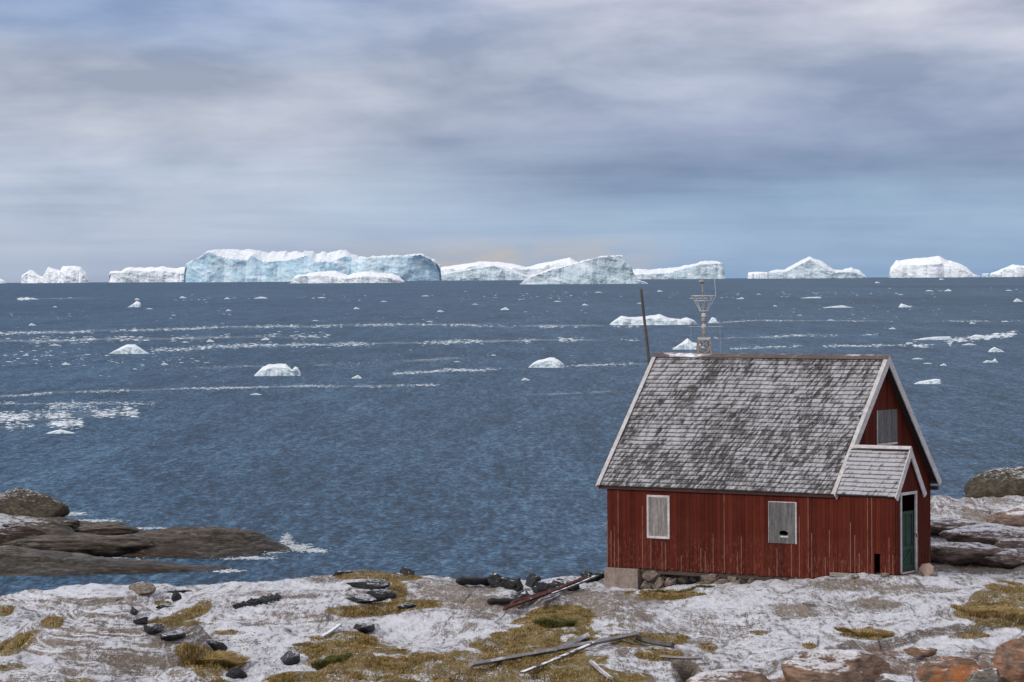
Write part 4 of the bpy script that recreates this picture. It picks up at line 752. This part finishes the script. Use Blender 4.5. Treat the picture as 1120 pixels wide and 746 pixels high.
def berg(name, top, cliff, vb, mat, label, Y=None, dep=1.0, seed=1, n=150, cat='iceberg', rough=1.0, group=None, rnd=.35):
    um = (top[0][0] + top[-1][0]) / 2
    if Y is None: Y = SEA(um, vb)[1]
    tu = [p[0] for p in top]; tv = [p[1] for p in top]; us = np.linspace(tu[0], tu[-1], n); px2m = Y / F
    b0 = P(um, vb, Y)[2]; c0 = P(um, vb, Y)
    vt = np.interp(us, tu, tv); slope_ = .00628
    hT = np.maximum(((vb - (us - um) * slope_) - vt) * px2m, .05 * px2m); hmax = hT.max()
    hT = hT + hmax * .06 * rough * fbm(us * .16, us * 0, seed, 4, .5)
    if cliff: hC = np.maximum(((vb - (us - um) * slope_) - np.interp(us, [p[0] for p in cliff], [p[1] for p in cliff])) * px2m, .03 * px2m) + hmax * .03 * fbm(us * .5, us * 0, seed + 3, 3)
    else: hC = hT * (.72 + .2 * fbm(us * .12, us * 0, seed + 5, 3))
    hC = np.minimum(hC, hT * .985); hT = np.maximum(hT, .02 * px2m)
    Xc = (us - um) * px2m; W = (tu[-1] - tu[0]) * px2m; D = max(hmax * 1.6, min(W * .35, hmax * 5)) * dep
    e = np.linspace(-1, 1, n); endf = np.sqrt(np.clip(1 - np.abs(e) ** 4, .02, 1)); rows = []
    K1, K2, K3 = 26, 18, 8
    fy = -(D * .30) * (endf - 1) + D * .10 * ridge(us * 4.0 / (tu[-1] - tu[0] + 1), us * 0 + 1, seed + 7, 3)
    for k in range(K1 + 1):
        t = k / K1; z = -hmax * .06 + (hC + hmax * .06) * t; yy = fy + hC * .18 * t + hmax * .26 * rough * fbm(Xc / hmax * .9 + seed, z / hmax * 1.3 + Xc / hmax * .6, seed + 11, 5, .55) + hmax * .08 * ridge(Xc / hmax * .8, z / hmax * .8, seed + 12, 2)
        rows.append(np.stack([Xc + hmax * .02 * vn(Xc / hmax * 4, z / hmax * 4, seed), yy, z], -1))
    f0 = rows[-1][:, 1]; kk = max(3, n // 12); f0s = np.convolve(np.pad(f0, kk, mode='edge'), np.ones(2 * kk + 1) / (2 * kk + 1), 'valid')
    hCs = np.convolve(np.pad(hC, 4, mode='edge'), np.ones(9) / 9, 'valid')
    for k in range(1, K2 + 1):
        t = k / K2; q_ = min(1, t * 4); hc_ = hC * (1 - q_) + np.minimum(hCs, hT) * q_; z = hc_ + (hT - hc_) * (t ** .85) + hmax * .05 * rough * fbm(Xc / hmax * 3, np.full(n, t * 4), seed + 17, 3) * math.sin(math.pi * t); rows.append(np.stack([Xc, f0 * (1 - min(1, t * 6)) + f0s * min(1, t * 6) + (D * .55 * endf) * t, z], -1))
    f1 = rows[-1][:, 1]
    for k in range(1, K3 + 1):
        t = k / K3; z = hT * (1 - t) - hmax * .06 * t; rows.append(np.stack([Xc, f1 + D * .3 * endf * math.sin(t * math.pi / 2), z], -1))
    A = np.stack(rows); nr = A.shape[0]; ids = np.arange(nr * n).reshape(nr, n); fcs = np.stack([ids[:-1, :-1], ids[:-1, 1:], ids[1:, 1:], ids[1:, :-1]], -1).reshape(-1, 4).tolist()
    fcs += [tuple(ids[:, 0].tolist()), tuple(ids[::-1, -1].tolist())]
    o = mesh_obj(name, A.reshape(-1, 3), fcs, mat, smooth=False); o.location = (c0[0], Y, 0); return tag(o, label, cat, group)
FAR = 17000
berg('iceberg', [(21, 309), (22, 301), (30, 295.5), (35, 297), (41, 301.5), (45, 303), (50, 292), (57, 294), (63, 297), (66, 291), (75, 291), (86, 292), (92, 298), (95, 305), (96, 309)], None, 309.8, ice_white, 'jagged white iceberg with a notch in its top, apart from the row', FAR, 1, 1)
berg('iceberg', [(118, 308), (118.5, 297), (131, 296.5), (133, 295), (140, 292), (150, 293), (160, 293), (175, 292), (190, 294), (201, 292), (204, 308)], [(118, 308), (119, 299), (133, 299), (140, 296), (160, 297.5), (175, 296), (190, 299), (204, 300)], 309.2, ice_white, 'low flat white iceberg just before the biggest blue one', FAR + 900, 1, 2)
berg('iceberg', [(199, 308), (200, 290), (207, 285), (216, 281), (228, 274), (237, 272), (257, 272), (271, 273), (294, 275.7), (334, 275), (351, 277), (363, 273.4), (377, 273), (381, 277), (394, 281), (408, 281), (431, 280.5), (460, 278), (468, 281), (476, 287), (481, 291), (482, 307)],
     [(199, 308), (201, 290.5), (228, 276), (238, 281), (249, 283), (268.6, 285.7), (274, 280), (286, 287), (314, 285.7), (334, 280), (344, 287), (363, 287), (377, 281), (391, 284), (408, 282.6), (431, 281.5), (460, 279.5), (469, 284), (480, 291), (482, 307)], 308.6, ice_blue, 'huge blue glacier iceberg with white snow on top, largest of the row', FAR - 1500, 1, 3, 340, rough=1.1)
berg('iceberg', [(315, 309), (323, 301), (334, 299.5), (346, 297), (366, 296), (374, 299), (380, 301), (386, 298), (400, 297), (428, 299), (436, 302), (442, 308)], [(315, 309), (323, 303), (346, 301), (366, 303), (380, 305), (400, 302), (428, 304), (442, 308)], 309.6, ice_white, 'low pale iceberg floating in front of the biggest blue one', None, 1, 4)
berg('iceberg', [(478, 306), (481, 292.5), (500, 290), (524, 286), (545, 287), (560, 288.6), (576, 292), (598, 287), (612, 284), (624, 281.5), (630, 285), (640, 290), (645, 305)], None, 306.4, ice_white, 'smooth white snow covered iceberg behind the grey ones in the middle', FAR + 2500, 1, 5, rough=.5)
berg('iceberg', [(478, 307), (481, 300), (508, 295), (521, 293), (540, 290), (547, 292), (556, 293.4), (565, 297), (574, 300), (586, 304), (590, 307)], [(478, 307), (481, 301), (508, 296.5), (521, 294), (540, 291.5), (556, 296), (565, 300), (590, 307)], 306.9, ice_grey, 'jagged grey blue iceberg between the biggest one and the wedge shaped one', FAR - 500, 1, 6)
berg('iceberg', [(568, 310.5), (572, 308), (580.6, 302), (592, 298), (604.7, 293.4), (627, 288), (646.5, 282.8), (659, 280), (682, 279.4), (684, 287), (691.5, 291.8), (693, 298), (698, 306), (709, 310)], [(568, 310.4), (580, 303.5), (605, 295), (627, 289.5), (647, 284), (659, 281), (682, 280.2), (684, 288), (691, 293), (698, 307), (709, 310)], 310.7, ice_grey, 'grey wedge shaped iceberg sloping up to a sharp cliff end', None, .8, 7, 240)
berg('iceberg', [(690, 304.5), (693, 294), (717, 294), (743, 291), (762, 287), (772, 284.7), (781.5, 285), (792, 287), (794, 304)], [(690, 304.5), (695, 300), (733, 298), (749, 293), (768, 288.6), (792, 287.5), (794, 304)], 304.6, ice_grey, 'long iceberg with a snowy ramp rising to a squared end behind the mast', FAR, 1, 8)
berg('iceberg', [(818, 303), (818.6, 296.6), (829, 296), (840, 296.4), (841, 303)], None, 303.5, ice_white, 'small white block of ice next to the pyramid shaped iceberg', FAR, 1, 9, 60, rough=.5)
berg('iceberg', [(841, 303), (842, 295.7), (851, 294), (860, 293.7), (871, 287), (883, 281.4), (888.6, 279), (900, 284), (914, 293), (923, 294), (934, 291), (941, 294), (948, 299), (950, 303)], [(841, 303), (842, 297), (860, 296), (875, 289), (886, 283), (900, 291), (914, 297), (934, 296), (950, 303)], 303.2, ice_grey, 'pyramid shaped iceberg with a pointed snowy peak', FAR - 800, 1, 10)
berg('iceberg', [(974, 302.5), (976, 293), (983, 284), (995, 282.5), (1011, 281.4), (1031, 279), (1040, 284), (1051, 286.3), (1060, 291.4), (1068, 298.6), (1075, 302)], [(974, 302.5), (976, 297), (983, 290), (1011, 289), (1031, 288), (1051, 294), (1068, 300), (1075, 302)], 302.7, ice_white, 'bright white rounded iceberg with a blue water line', FAR, 1, 11, rough=.6)
berg('iceberg', [(1074, 302), (1075, 298.5), (1082, 298), (1084, 302)], None, 302.3, ice_blue, 'tiny blue ice block between two white icebergs', FAR, 1, 12, 40)
berg('iceberg', [(1084, 302), (1086, 298), (1100, 293), (1111, 288.6), (1120, 290), (1140, 289), (1160, 294), (1170, 302)], None, 302.1, ice_white, 'white iceberg cut off at the picture edge beyond the tiny blue block', FAR, 1, 13)
berg('iceberg', [(-40, 309.5), (-30, 304), (-10, 303), (2, 306), (6, 309.5)], None, 310.2, ice_white, 'low sliver of white ice at the picture edge before the jagged iceberg', FAR, 1, 14)
ice_s = mat_ice('floating_ice', (.50, .66, .72), (.68, .77, .80), (.80, .83, .86), 3, (-.1, .4))
def growl(pr, vb, label, seed, name='ice_floe', cat='ice floe', group=None, n=60): return berg(name, pr, None, vb, ice_s, label, None, .9, seed, n, cat, .9, group)
growl([(277, 411), (281, 407), (286, 402), (293, 399), (303, 398), (312, 398.5), (316, 402), (319, 405), (322, 401), (325, 402), (328, 407), (329, 411)], 411.3, 'white ice floe with a notched hump, middle of the open water', 21)
growl([(118, 387), (124, 384), (131, 380), (138, 377), (147, 377), (153, 381), (160, 386), (163, 387)], 387, 'domed white ice floe among the brash ice streaks', 22)
growl([(578, 402), (583, 397), (590, 394), (598, 392), (606, 391), (611, 394), (616, 398), (619, 402)], 402.3, 'lone rounded white ice floe in the middle of the sea', 23)
growl([(667, 355), (672, 351), (680, 346), (692, 347), (703, 346.5), (714, 345), (722, 343.5), (732, 348), (745, 349), (752, 347), (760, 350), (763, 354)], 355.5, 'long white ice floe crossed by the leaning pole', 24, n=110)
growl([(736, 382), (742, 378), (748, 374), (753, 370), (758, 374), (766, 376), (772, 382)], 382.3, 'pointed white ice floe beside the mast base', 25)
growl([(775, 353), (779, 347), (783, 348), (786, 353)], 353.3, 'small ice lump just beyond the mast basket', 26)
growl([(50, 474), (58, 471.5), (66, 470), (74, 472), (82, 474)], 474.2, 'low flat white ice floe below the dense brash ice', 27)
growl([(139, 336), (144, 333), (149, 329), (153, 331), (154, 336)], 336, 'small peaked ice floe near the far brash line', 28)
growl([(1000, 420), (1006, 417.5), (1016, 416), (1024, 414.5), (1029, 415), (1030, 419.5)], 420, 'flat white ice floe beyond the gable', 29)
growl([(900, 336.5), (912, 335), (922, 334), (934, 336.5)], 336.6, 'thin long ice floe far behind the roof', 30)
growl([(983, 336), (986, 332), (991, 333.5), (998, 335.5)], 336.2, 'small far ice floe with a raised end', 31)
growl([(1075, 396.5), (1080, 394), (1086, 395), (1089, 392), (1092, 396)], 396.6, 'ice floe with two tips, off the right shore', 32)
growl([(876, 326), (885, 325), (897, 324.6), (899, 326)], 326.2, 'thin ice sliver near the horizon above the roof', 33)
growl([(998, 372), (1010, 370), (1022, 368.5), (1040, 368), (1042, 370.5)], 371.8, 'broken ice sheet beyond the gable', 34)
growl([(1058, 370), (1068, 366), (1080, 367.5), (1088, 369)], 370, 'ice sheet piece at the right of the broken ice', 35)
proto = berg('drifting_ice', [(400, 360), (404, 356.5), (409, 354), (413, 356), (419, 358), (422, 360)], None, 360, ice_s, 'small white ice chunk drifting in open water', None, .9, 40, 26, 'ice chunk', .9, 'small ice chunks drifting on the sea')
proto2 = berg('drifting_ice', [(430, 365), (436, 363), (444, 362), (452, 363.5), (458, 365)], None, 365, ice_s, 'small white ice chunk drifting in open water', None, .9, 41, 26, 'ice chunk', .9, 'small ice chunks drifting on the sea')
base = [(22, 327, 6), (38, 327.5, 9), (150, 328, 6), (163, 338, 9), (35, 356, 8), (10, 396, 9), (28, 389, 7), (60, 378, 14), (72, 399, 10), (285, 326.5, 16), (200, 326, 8), (352, 326, 10), (248, 327, 6), (420, 330, 8), (390, 338, 7), (465, 324, 10), (482, 341, 8), (520, 333, 8), (552, 339, 10), (610, 330, 9), (640, 334, 7), (700, 332, 8), (722, 319, 6), (655, 320, 9), (811, 327, 6), (830, 322, 6), (848, 335, 5), (808, 327, 7), (960, 309.6, 6), (1017, 318.5, 10), (1037, 318.5, 8), (1104, 318, 9), (1114, 330, 11), (985, 322.5, 7), (1064, 354, 7), (909, 350.5, 9), (976, 360, 8), (1004, 393, 14), (1088, 369.5, 12), (1060, 377.5, 17), (1090, 385, 18), (1015, 398, 11), (1032, 400, 8), (875, 367, 9), (180, 399, 8), (95, 388, 7), (250, 340, 6), (345, 351, 8), (390, 414, 12), (280, 432, 14), (575, 416, 10), (470, 352, 8), (540, 389, 6), (500, 396, 8), (290, 372, 10), (322, 378, 8), (230, 374, 9), (1100, 352, 8), (1030, 306, 6), (875, 345, 6), (60, 336, 5), (190, 345, 6)]
for k, (u, v, w_) in enumerate(base):
    src = (proto, proto2)[k % 2]; o = src if k < 2 else src.copy()
    if k >= 2: C.objects.link(o)
    q = SEA(u, v); srcw = (22, 28)[k % 2] * SEA(411 if k % 2 == 0 else 444, 360 if k % 2 == 0 else 365)[1]; s_ = w_ * q[1] / srcw
    o.location = (q[0], q[1], 0); o.scale = (s_ * (-1 if k % 3 == 0 else 1), s_, s_ * random.uniform(.8, 1.2))
# brash ice: streaks of small pieces, too many to count
r = random.Random(12); pts = []; sz = []
def streak(path, n, th, s0, s1, clump=.6):
    n = int(n * 2.2); n = int(n * 1.3); s0 *= .6; s1 *= .62; th *= .9
    us = [p[0] for p in path]; vs_ = [p[1] for p in path]; tot = us[-1] - us[0]; k = 0; tries = 0
    n = int(n * .6)
    while k < n and tries < n * 20:
        tries += 1; u = us[0] + r.random() * tot
        if vn(np.array(u * .045), np.array(path[0][1] * 1.7), 3) + .35 * vn(np.array(u * .3), np.array(path[0][1] * 1.7), 4) < clump * (r.random() * 1.2 - .75): continue
        v = float(np.interp(u, us, vs_)) + 1.3 * float(fbm(np.array(u * .016), np.array(path[0][1] * 1.0), 5, 3)) + r.gauss(0, th); q = SEA(u, v); s_ = (s0 + (s1 - s0) * r.random() ** 3) * q[1] / F * .5; pts.append((q[0], q[1], s_ * .05)); sz.append(s_); k += 1
streak([(-40, 366), (100, 362), (250, 358), (470, 355), (600, 357), (700, 358)], 1500, .9, .8, 4.5)
streak([(-40, 373), (100, 372), (360, 367)], 420, 2.6, .8, 7)
streak([(130, 384), (250, 379), (360, 376.5), (500, 374), (700, 372)], 950, 1.4, .8, 6)
streak([(-40, 436), (60, 430), (250, 424), (480, 421.5)], 900, .8, .8, 4)
streak([(-40, 441), (60, 441), (170, 441)], 320, 1.2, .8, 5)
streak([(-40, 458), (60, 455), (150, 451)], 650, 3.2, 1.0, 9)
streak([(-40, 468), (40, 466), (90, 462)], 420, 2.2, 1.0, 9)
streak([(50, 446), (140, 444)], 200, 2, .8, 6)
streak([(430, 408), (490, 406), (575, 403)], 420, .9, .8, 5)
streak([(610, 401), (700, 398), (760, 396)], 260, .7, .8, 4)
streak([(20, 326.5), (60, 326), (130, 325.5)], 260, .7, .8, 5)
streak([(0, 388), (110, 393), (230, 398)], 160, 5, .8, 6)
streak([(770, 354), (830, 350.5), (900, 351), (1140, 351)], 420, .5, .6, 3)
streak([(780, 371), (860, 368), (960, 366)], 260, .8, .6, 4)
streak([(800, 382), (860, 379.5), (990, 378)], 320, .8, .7, 5)
streak([(990, 375), (1050, 371), (1110, 366)], 300, 1.6, .9, 9)
streak([(1000, 378), (1040, 376)], 90, 1, .9, 7)
streak([(180, 327), (420, 326), (800, 322), (1120, 318)], 260, 2.5, .7, 4)
streak([(0, 345), (560, 345), (1120, 335)], 240, 8, .7, 3.5)
streak([(0, 400), (560, 395), (700, 390)], 140, 16, .7, 3.5)
streak([(180, 404), (350, 399), (520, 392)], 160, 1, .5, 2.5)
SLV = []; SLF = []; SLE = []
def slush(path, hw):
    us = np.linspace(path[0][0], path[-1][0], 60); vs_ = np.interp(us, [p[0] for p in path], [p[1] for p in path]) + 1.3 * fbm(us * .016, us * 0 + path[0][1], 5, 3)
    b = len(SLV)
    for u, v in zip(us, vs_):
        for k, e_ in ((-1, 0), (0, 1), (1, 0)): q = SEA(u, v + k * hw * (.6 + .8 * abs(float(vn(np.array(u * .05), np.array(v * .3), 6))))); SLV.append((q[0], q[1], .03)); SLE.append(e_ * min(1, (u - us[0]) / 40 + .0, (us[-1] - u) / 40))
    for i in range(59):
        for j in range(2): a_ = b + i * 3 + j; SLF.append((a_, a_ + 1, a_ + 4, a_ + 3))
for pth, hw in (([(-40, 366), (100, 362), (250, 358), (470, 355), (700, 357)], 1.6), ([(130, 384), (250, 379), (360, 376.5), (500, 374), (700, 372)], 1.8), ([(-40, 436), (60, 430), (250, 424), (470, 421.5)], 1.6), ([(430, 408), (490, 406), (575, 403)], 1.2), ([(610, 401), (700, 398), (800, 395)], 1.0), ([(-40, 458), (60, 456), (150, 451)], 6.0), ([(-40, 469), (40, 467), (100, 462)], 3.5), ([(-40, 442), (170, 441)], 1.5), ([(770, 354), (830, 350.5), (1140, 351)], .9), ([(780, 371), (960, 366)], 1.2), ([(800, 382), (990, 378)], 1.2), ([(180, 404), (350, 399), (520, 392)], 2.0), ([(560, 432), (700, 428)], 1.5), ([(20, 326.5), (130, 325.5)], 1.0), ([(-40, 374), (360, 368)], 2.2)): slush(pth, hw)
t = NT('thin_slush'); g_ = t.n('ShaderNodeNewGeometry').outputs['Position']; mp_ = t.n('ShaderNodeMapping', inp={'Vector': g_, 'Scale': (.5, .08, 1)}).outputs[0]
al = t.ma('MULTIPLY', t.attr('edge').outputs['Fac'], t.ma('MULTIPLY', t.ramp(t.noise(mp_, 1.6, 7, .75), [(.40, 0), (.62, .8)]), t.ramp(t.noise(t.n('ShaderNodeMapping', inp={'Vector': g_, 'Scale': (.07, .012, 1)}).outputs[0], 1.0, 4, .6), [(.40, .05), (.60, 1)]))); t.fin((.62, .67, .71), .7); t.t.links.new(al, t.b.inputs['Alpha'])
tag(mesh_obj('slush_ice', SLV, SLF, t.m, attrs=dict(edge=SLE)), 'thin milky films of slush ice trailing across the sea', 'slush ice', None, 'stuff')
scatter('brash_ice', pts, sz, ice_s, 'streaks of broken brash ice drifting across the sea', 'brash ice', 8, 1, .30, 1.5)
# surf where the swell meets the low rocks
foam_m = mat_plain('sea_foam', (.55, .60, .63), (.72, .75, .78), 4, rough=.8); pts = []; sz = []
for (cu, cv, ru, rv, n, zz) in [(314, 595, 5, 2.5, 160, .18), (326, 600, 11, 2.5, 260, .05), (295, 603, 14, 3, 200, .04), (345, 603, 10, 1.4, 120, .03), (75, 563, 16, 1.5, 160, .05), (105, 570, 22, 1.2, 120, .03), (250, 625, 14, 1.0, 60, .02), (170, 578, 40, .8, 90, .02), (130, 613, 25, 2.5, 80, .02), (275, 611, 25, 1.2, 90, .02)]:
    for k in range(n * 3): q = SEA(cu + r.gauss(0, .6) * ru, cv + r.gauss(0, .6) * rv); pts.append((q[0], q[1], abs(r.gauss(0, 1)) * zz * .8)); sz.append(r.uniform(.008, .035) * (1 + (r.random() ** 6) * 2))
scatter('sea_foam', pts, sz, foam_m, 'white surf breaking at the tip of the low dark rocks', 'surf', 9, 1, .35, 1.6)

# ------------------------------------------------------------------ sky and light
W = bpy.data.worlds.new('World'); S.world = W; W.use_nodes = True; nt = W.node_tree; bg = nt.nodes['Background']
class WT(NT):
    def __init__(s): s.t = nt
t = WT(); d = t.n('ShaderNodeTexCoord').outputs['Generated']; sp = t.n('ShaderNodeSeparateXYZ', inp={0: d}).outputs; x_, z_ = sp[0], sp[2]
sky = t.n('ShaderNodeTexSky', sky_type='NISHITA', sun_disc=False, sun_elevation=math.radians(30), sun_rotation=math.radians(230)).outputs[0]
def wn(sx_, sz_, det, rough=.6, dist=0, loc_=(0, 0, 0)):
    return t.noise(t.n('ShaderNodeMapping', inp={'Vector': d, 'Scale': (sx_, sx_, sz_), 'Location': loc_}).outputs[0], 1, det, rough, dist)
n1 = wn(10, 36, 6, .54, .25); n2 = wn(24, 100, 4, .5, .2, (3, 1, 2)); n3 = wn(5, 24, 3, .5, 0, (7, 2, 5)); n4 = wn(60, 200, 4, .5, .3, (1, 9, 3)); n5 = wn(7, 130, 4, .55, .25, (2, 4, 8))
# height in the sky 0..0.09 -> 0..1
h = t.ma('DIVIDE', z_, .09)
hh = t.ma('ADD', h, t.ma('MULTIPLY', t.ma('SUBTRACT', n3, .5), .30))
lf = t.ramp(hh, [(0, (.40, .47, .60)), (.15, (.50, .565, .69)), (.40, (.54, .605, .72)), (.55, (.52, .56, .65)), (.75, (.52, .55, .64)), (.90, (.34, .43, .61)), (1, (.33, .43, .64))])
rt = t.ramp(hh, [(0, (.30, .44, .63)), (.12, (.37, .50, .67)), (.25, (.32, .45, .61)), (.38, (.26, .35, .50)), (.52, (.33, .39, .55)), (.68, (.42, .475, .61)), (.84, (.54, .57, .67)), (1, (.60, .60, .69))])
base_c = t.mix(t.ramp(x_, [(0, 0), (.0001, 0)]), lf, rt)
xm = t.n('ShaderNodeMapRange', interpolation_type='SMOOTHSTEP', inp={0: t.ma('ADD', x_, t.ma('MULTIPLY', t.ma('SUBTRACT', n1, .5), .10)), 1: -.13, 2: .08}).outputs[0]
base_c = t.mix(xm, lf, rt)
q = t.ma('ADD', t.ma('MULTIPLY', t.ma('SUBTRACT', n1, .5), 1.7), t.ma('MULTIPLY', t.ma('SUBTRACT', n2, .5), .5)); q = t.ma('ADD', q, t.ma('MULTIPLY', t.ma('SUBTRACT', n4, .5), .12))
gain = t.n('ShaderNodeMapRange', inp={0: h, 1: .1, 2: .55, 3: .25, 4: 1.0}).outputs[0]
low = t.ramp(h, [(.0, .4), (.15, 1), (.38, 1), (.55, .15)]); q = t.ma('ADD', t.ma('MULTIPLY', q, gain), t.ma('MULTIPLY', t.ma('MULTIPLY', t.ma('SUBTRACT', n5, .5), .55), low))
lit = t.ramp(t.ma('ADD', q, .5), [(.25, (.70, .74, .80)), (.5, (.98, .98, .98)), (.78, (1.30, 1.24, 1.16))])
cl = t.mix(1.0, base_c, lit, 'MULTIPLY')
# cream breaks low over the icebergs
xc = t.ramp(t.ma('ADD', t.ma('MULTIPLY', x_, 4), .5), [(.22, 0), (.42, 1), (.62, .9), (.72, 0)]); hc_ = t.ramp(h, [(.02, 1), (.10, .9), (.16, 0)])
cr = t.ma('MULTIPLY', t.ma('MULTIPLY', xc, hc_), t.ramp(t.ma('ADD', t.ma('MULTIPLY', n2, .6), t.ma('MULTIPLY', n4, .4)), [(.40, .12), (.58, .8)]))
cl = t.mix(1.0, cl, (.955, .98, 1.03), 'MULTIPLY'); cl = t.mix(cr, cl, (.58, .53, .49))
# brighter overcast overhead
zen = t.n('ShaderNodeMapRange', interpolation_type='SMOOTHSTEP', inp={0: z_, 1: .10, 2: .7}).outputs[0]
cl = t.mix(zen, cl, (.80, .84, .93))
fin = t.mix(.06, cl, t.mix(1.0, sky, (.09, .09, .09), 'MULTIPLY'))
nt.links.new(fin, bg.inputs['Color']); bg.inputs['Strength'].default_value = .96
sl = bpy.data.lights.new('sun', 'SUN'); sl.energy = 2.0; sl.angle = math.radians(10); sl.color = (1, .93, .84)
so = bpy.data.objects.new('sun', sl); C.objects.link(so)
el, az = math.radians(30), math.radians(230)      # from behind the camera, a little to the left
dr = Vector((math.sin(az) * math.cos(el), math.cos(az) * math.cos(el), math.sin(el))); so.rotation_euler = dr.to_track_quat('Z', 'Y').to_euler(); so.location = (dr * 60)
S.view_settings.view_transform = 'Standard'; S.view_settings.look = 'None'; S.view_settings.exposure = 0
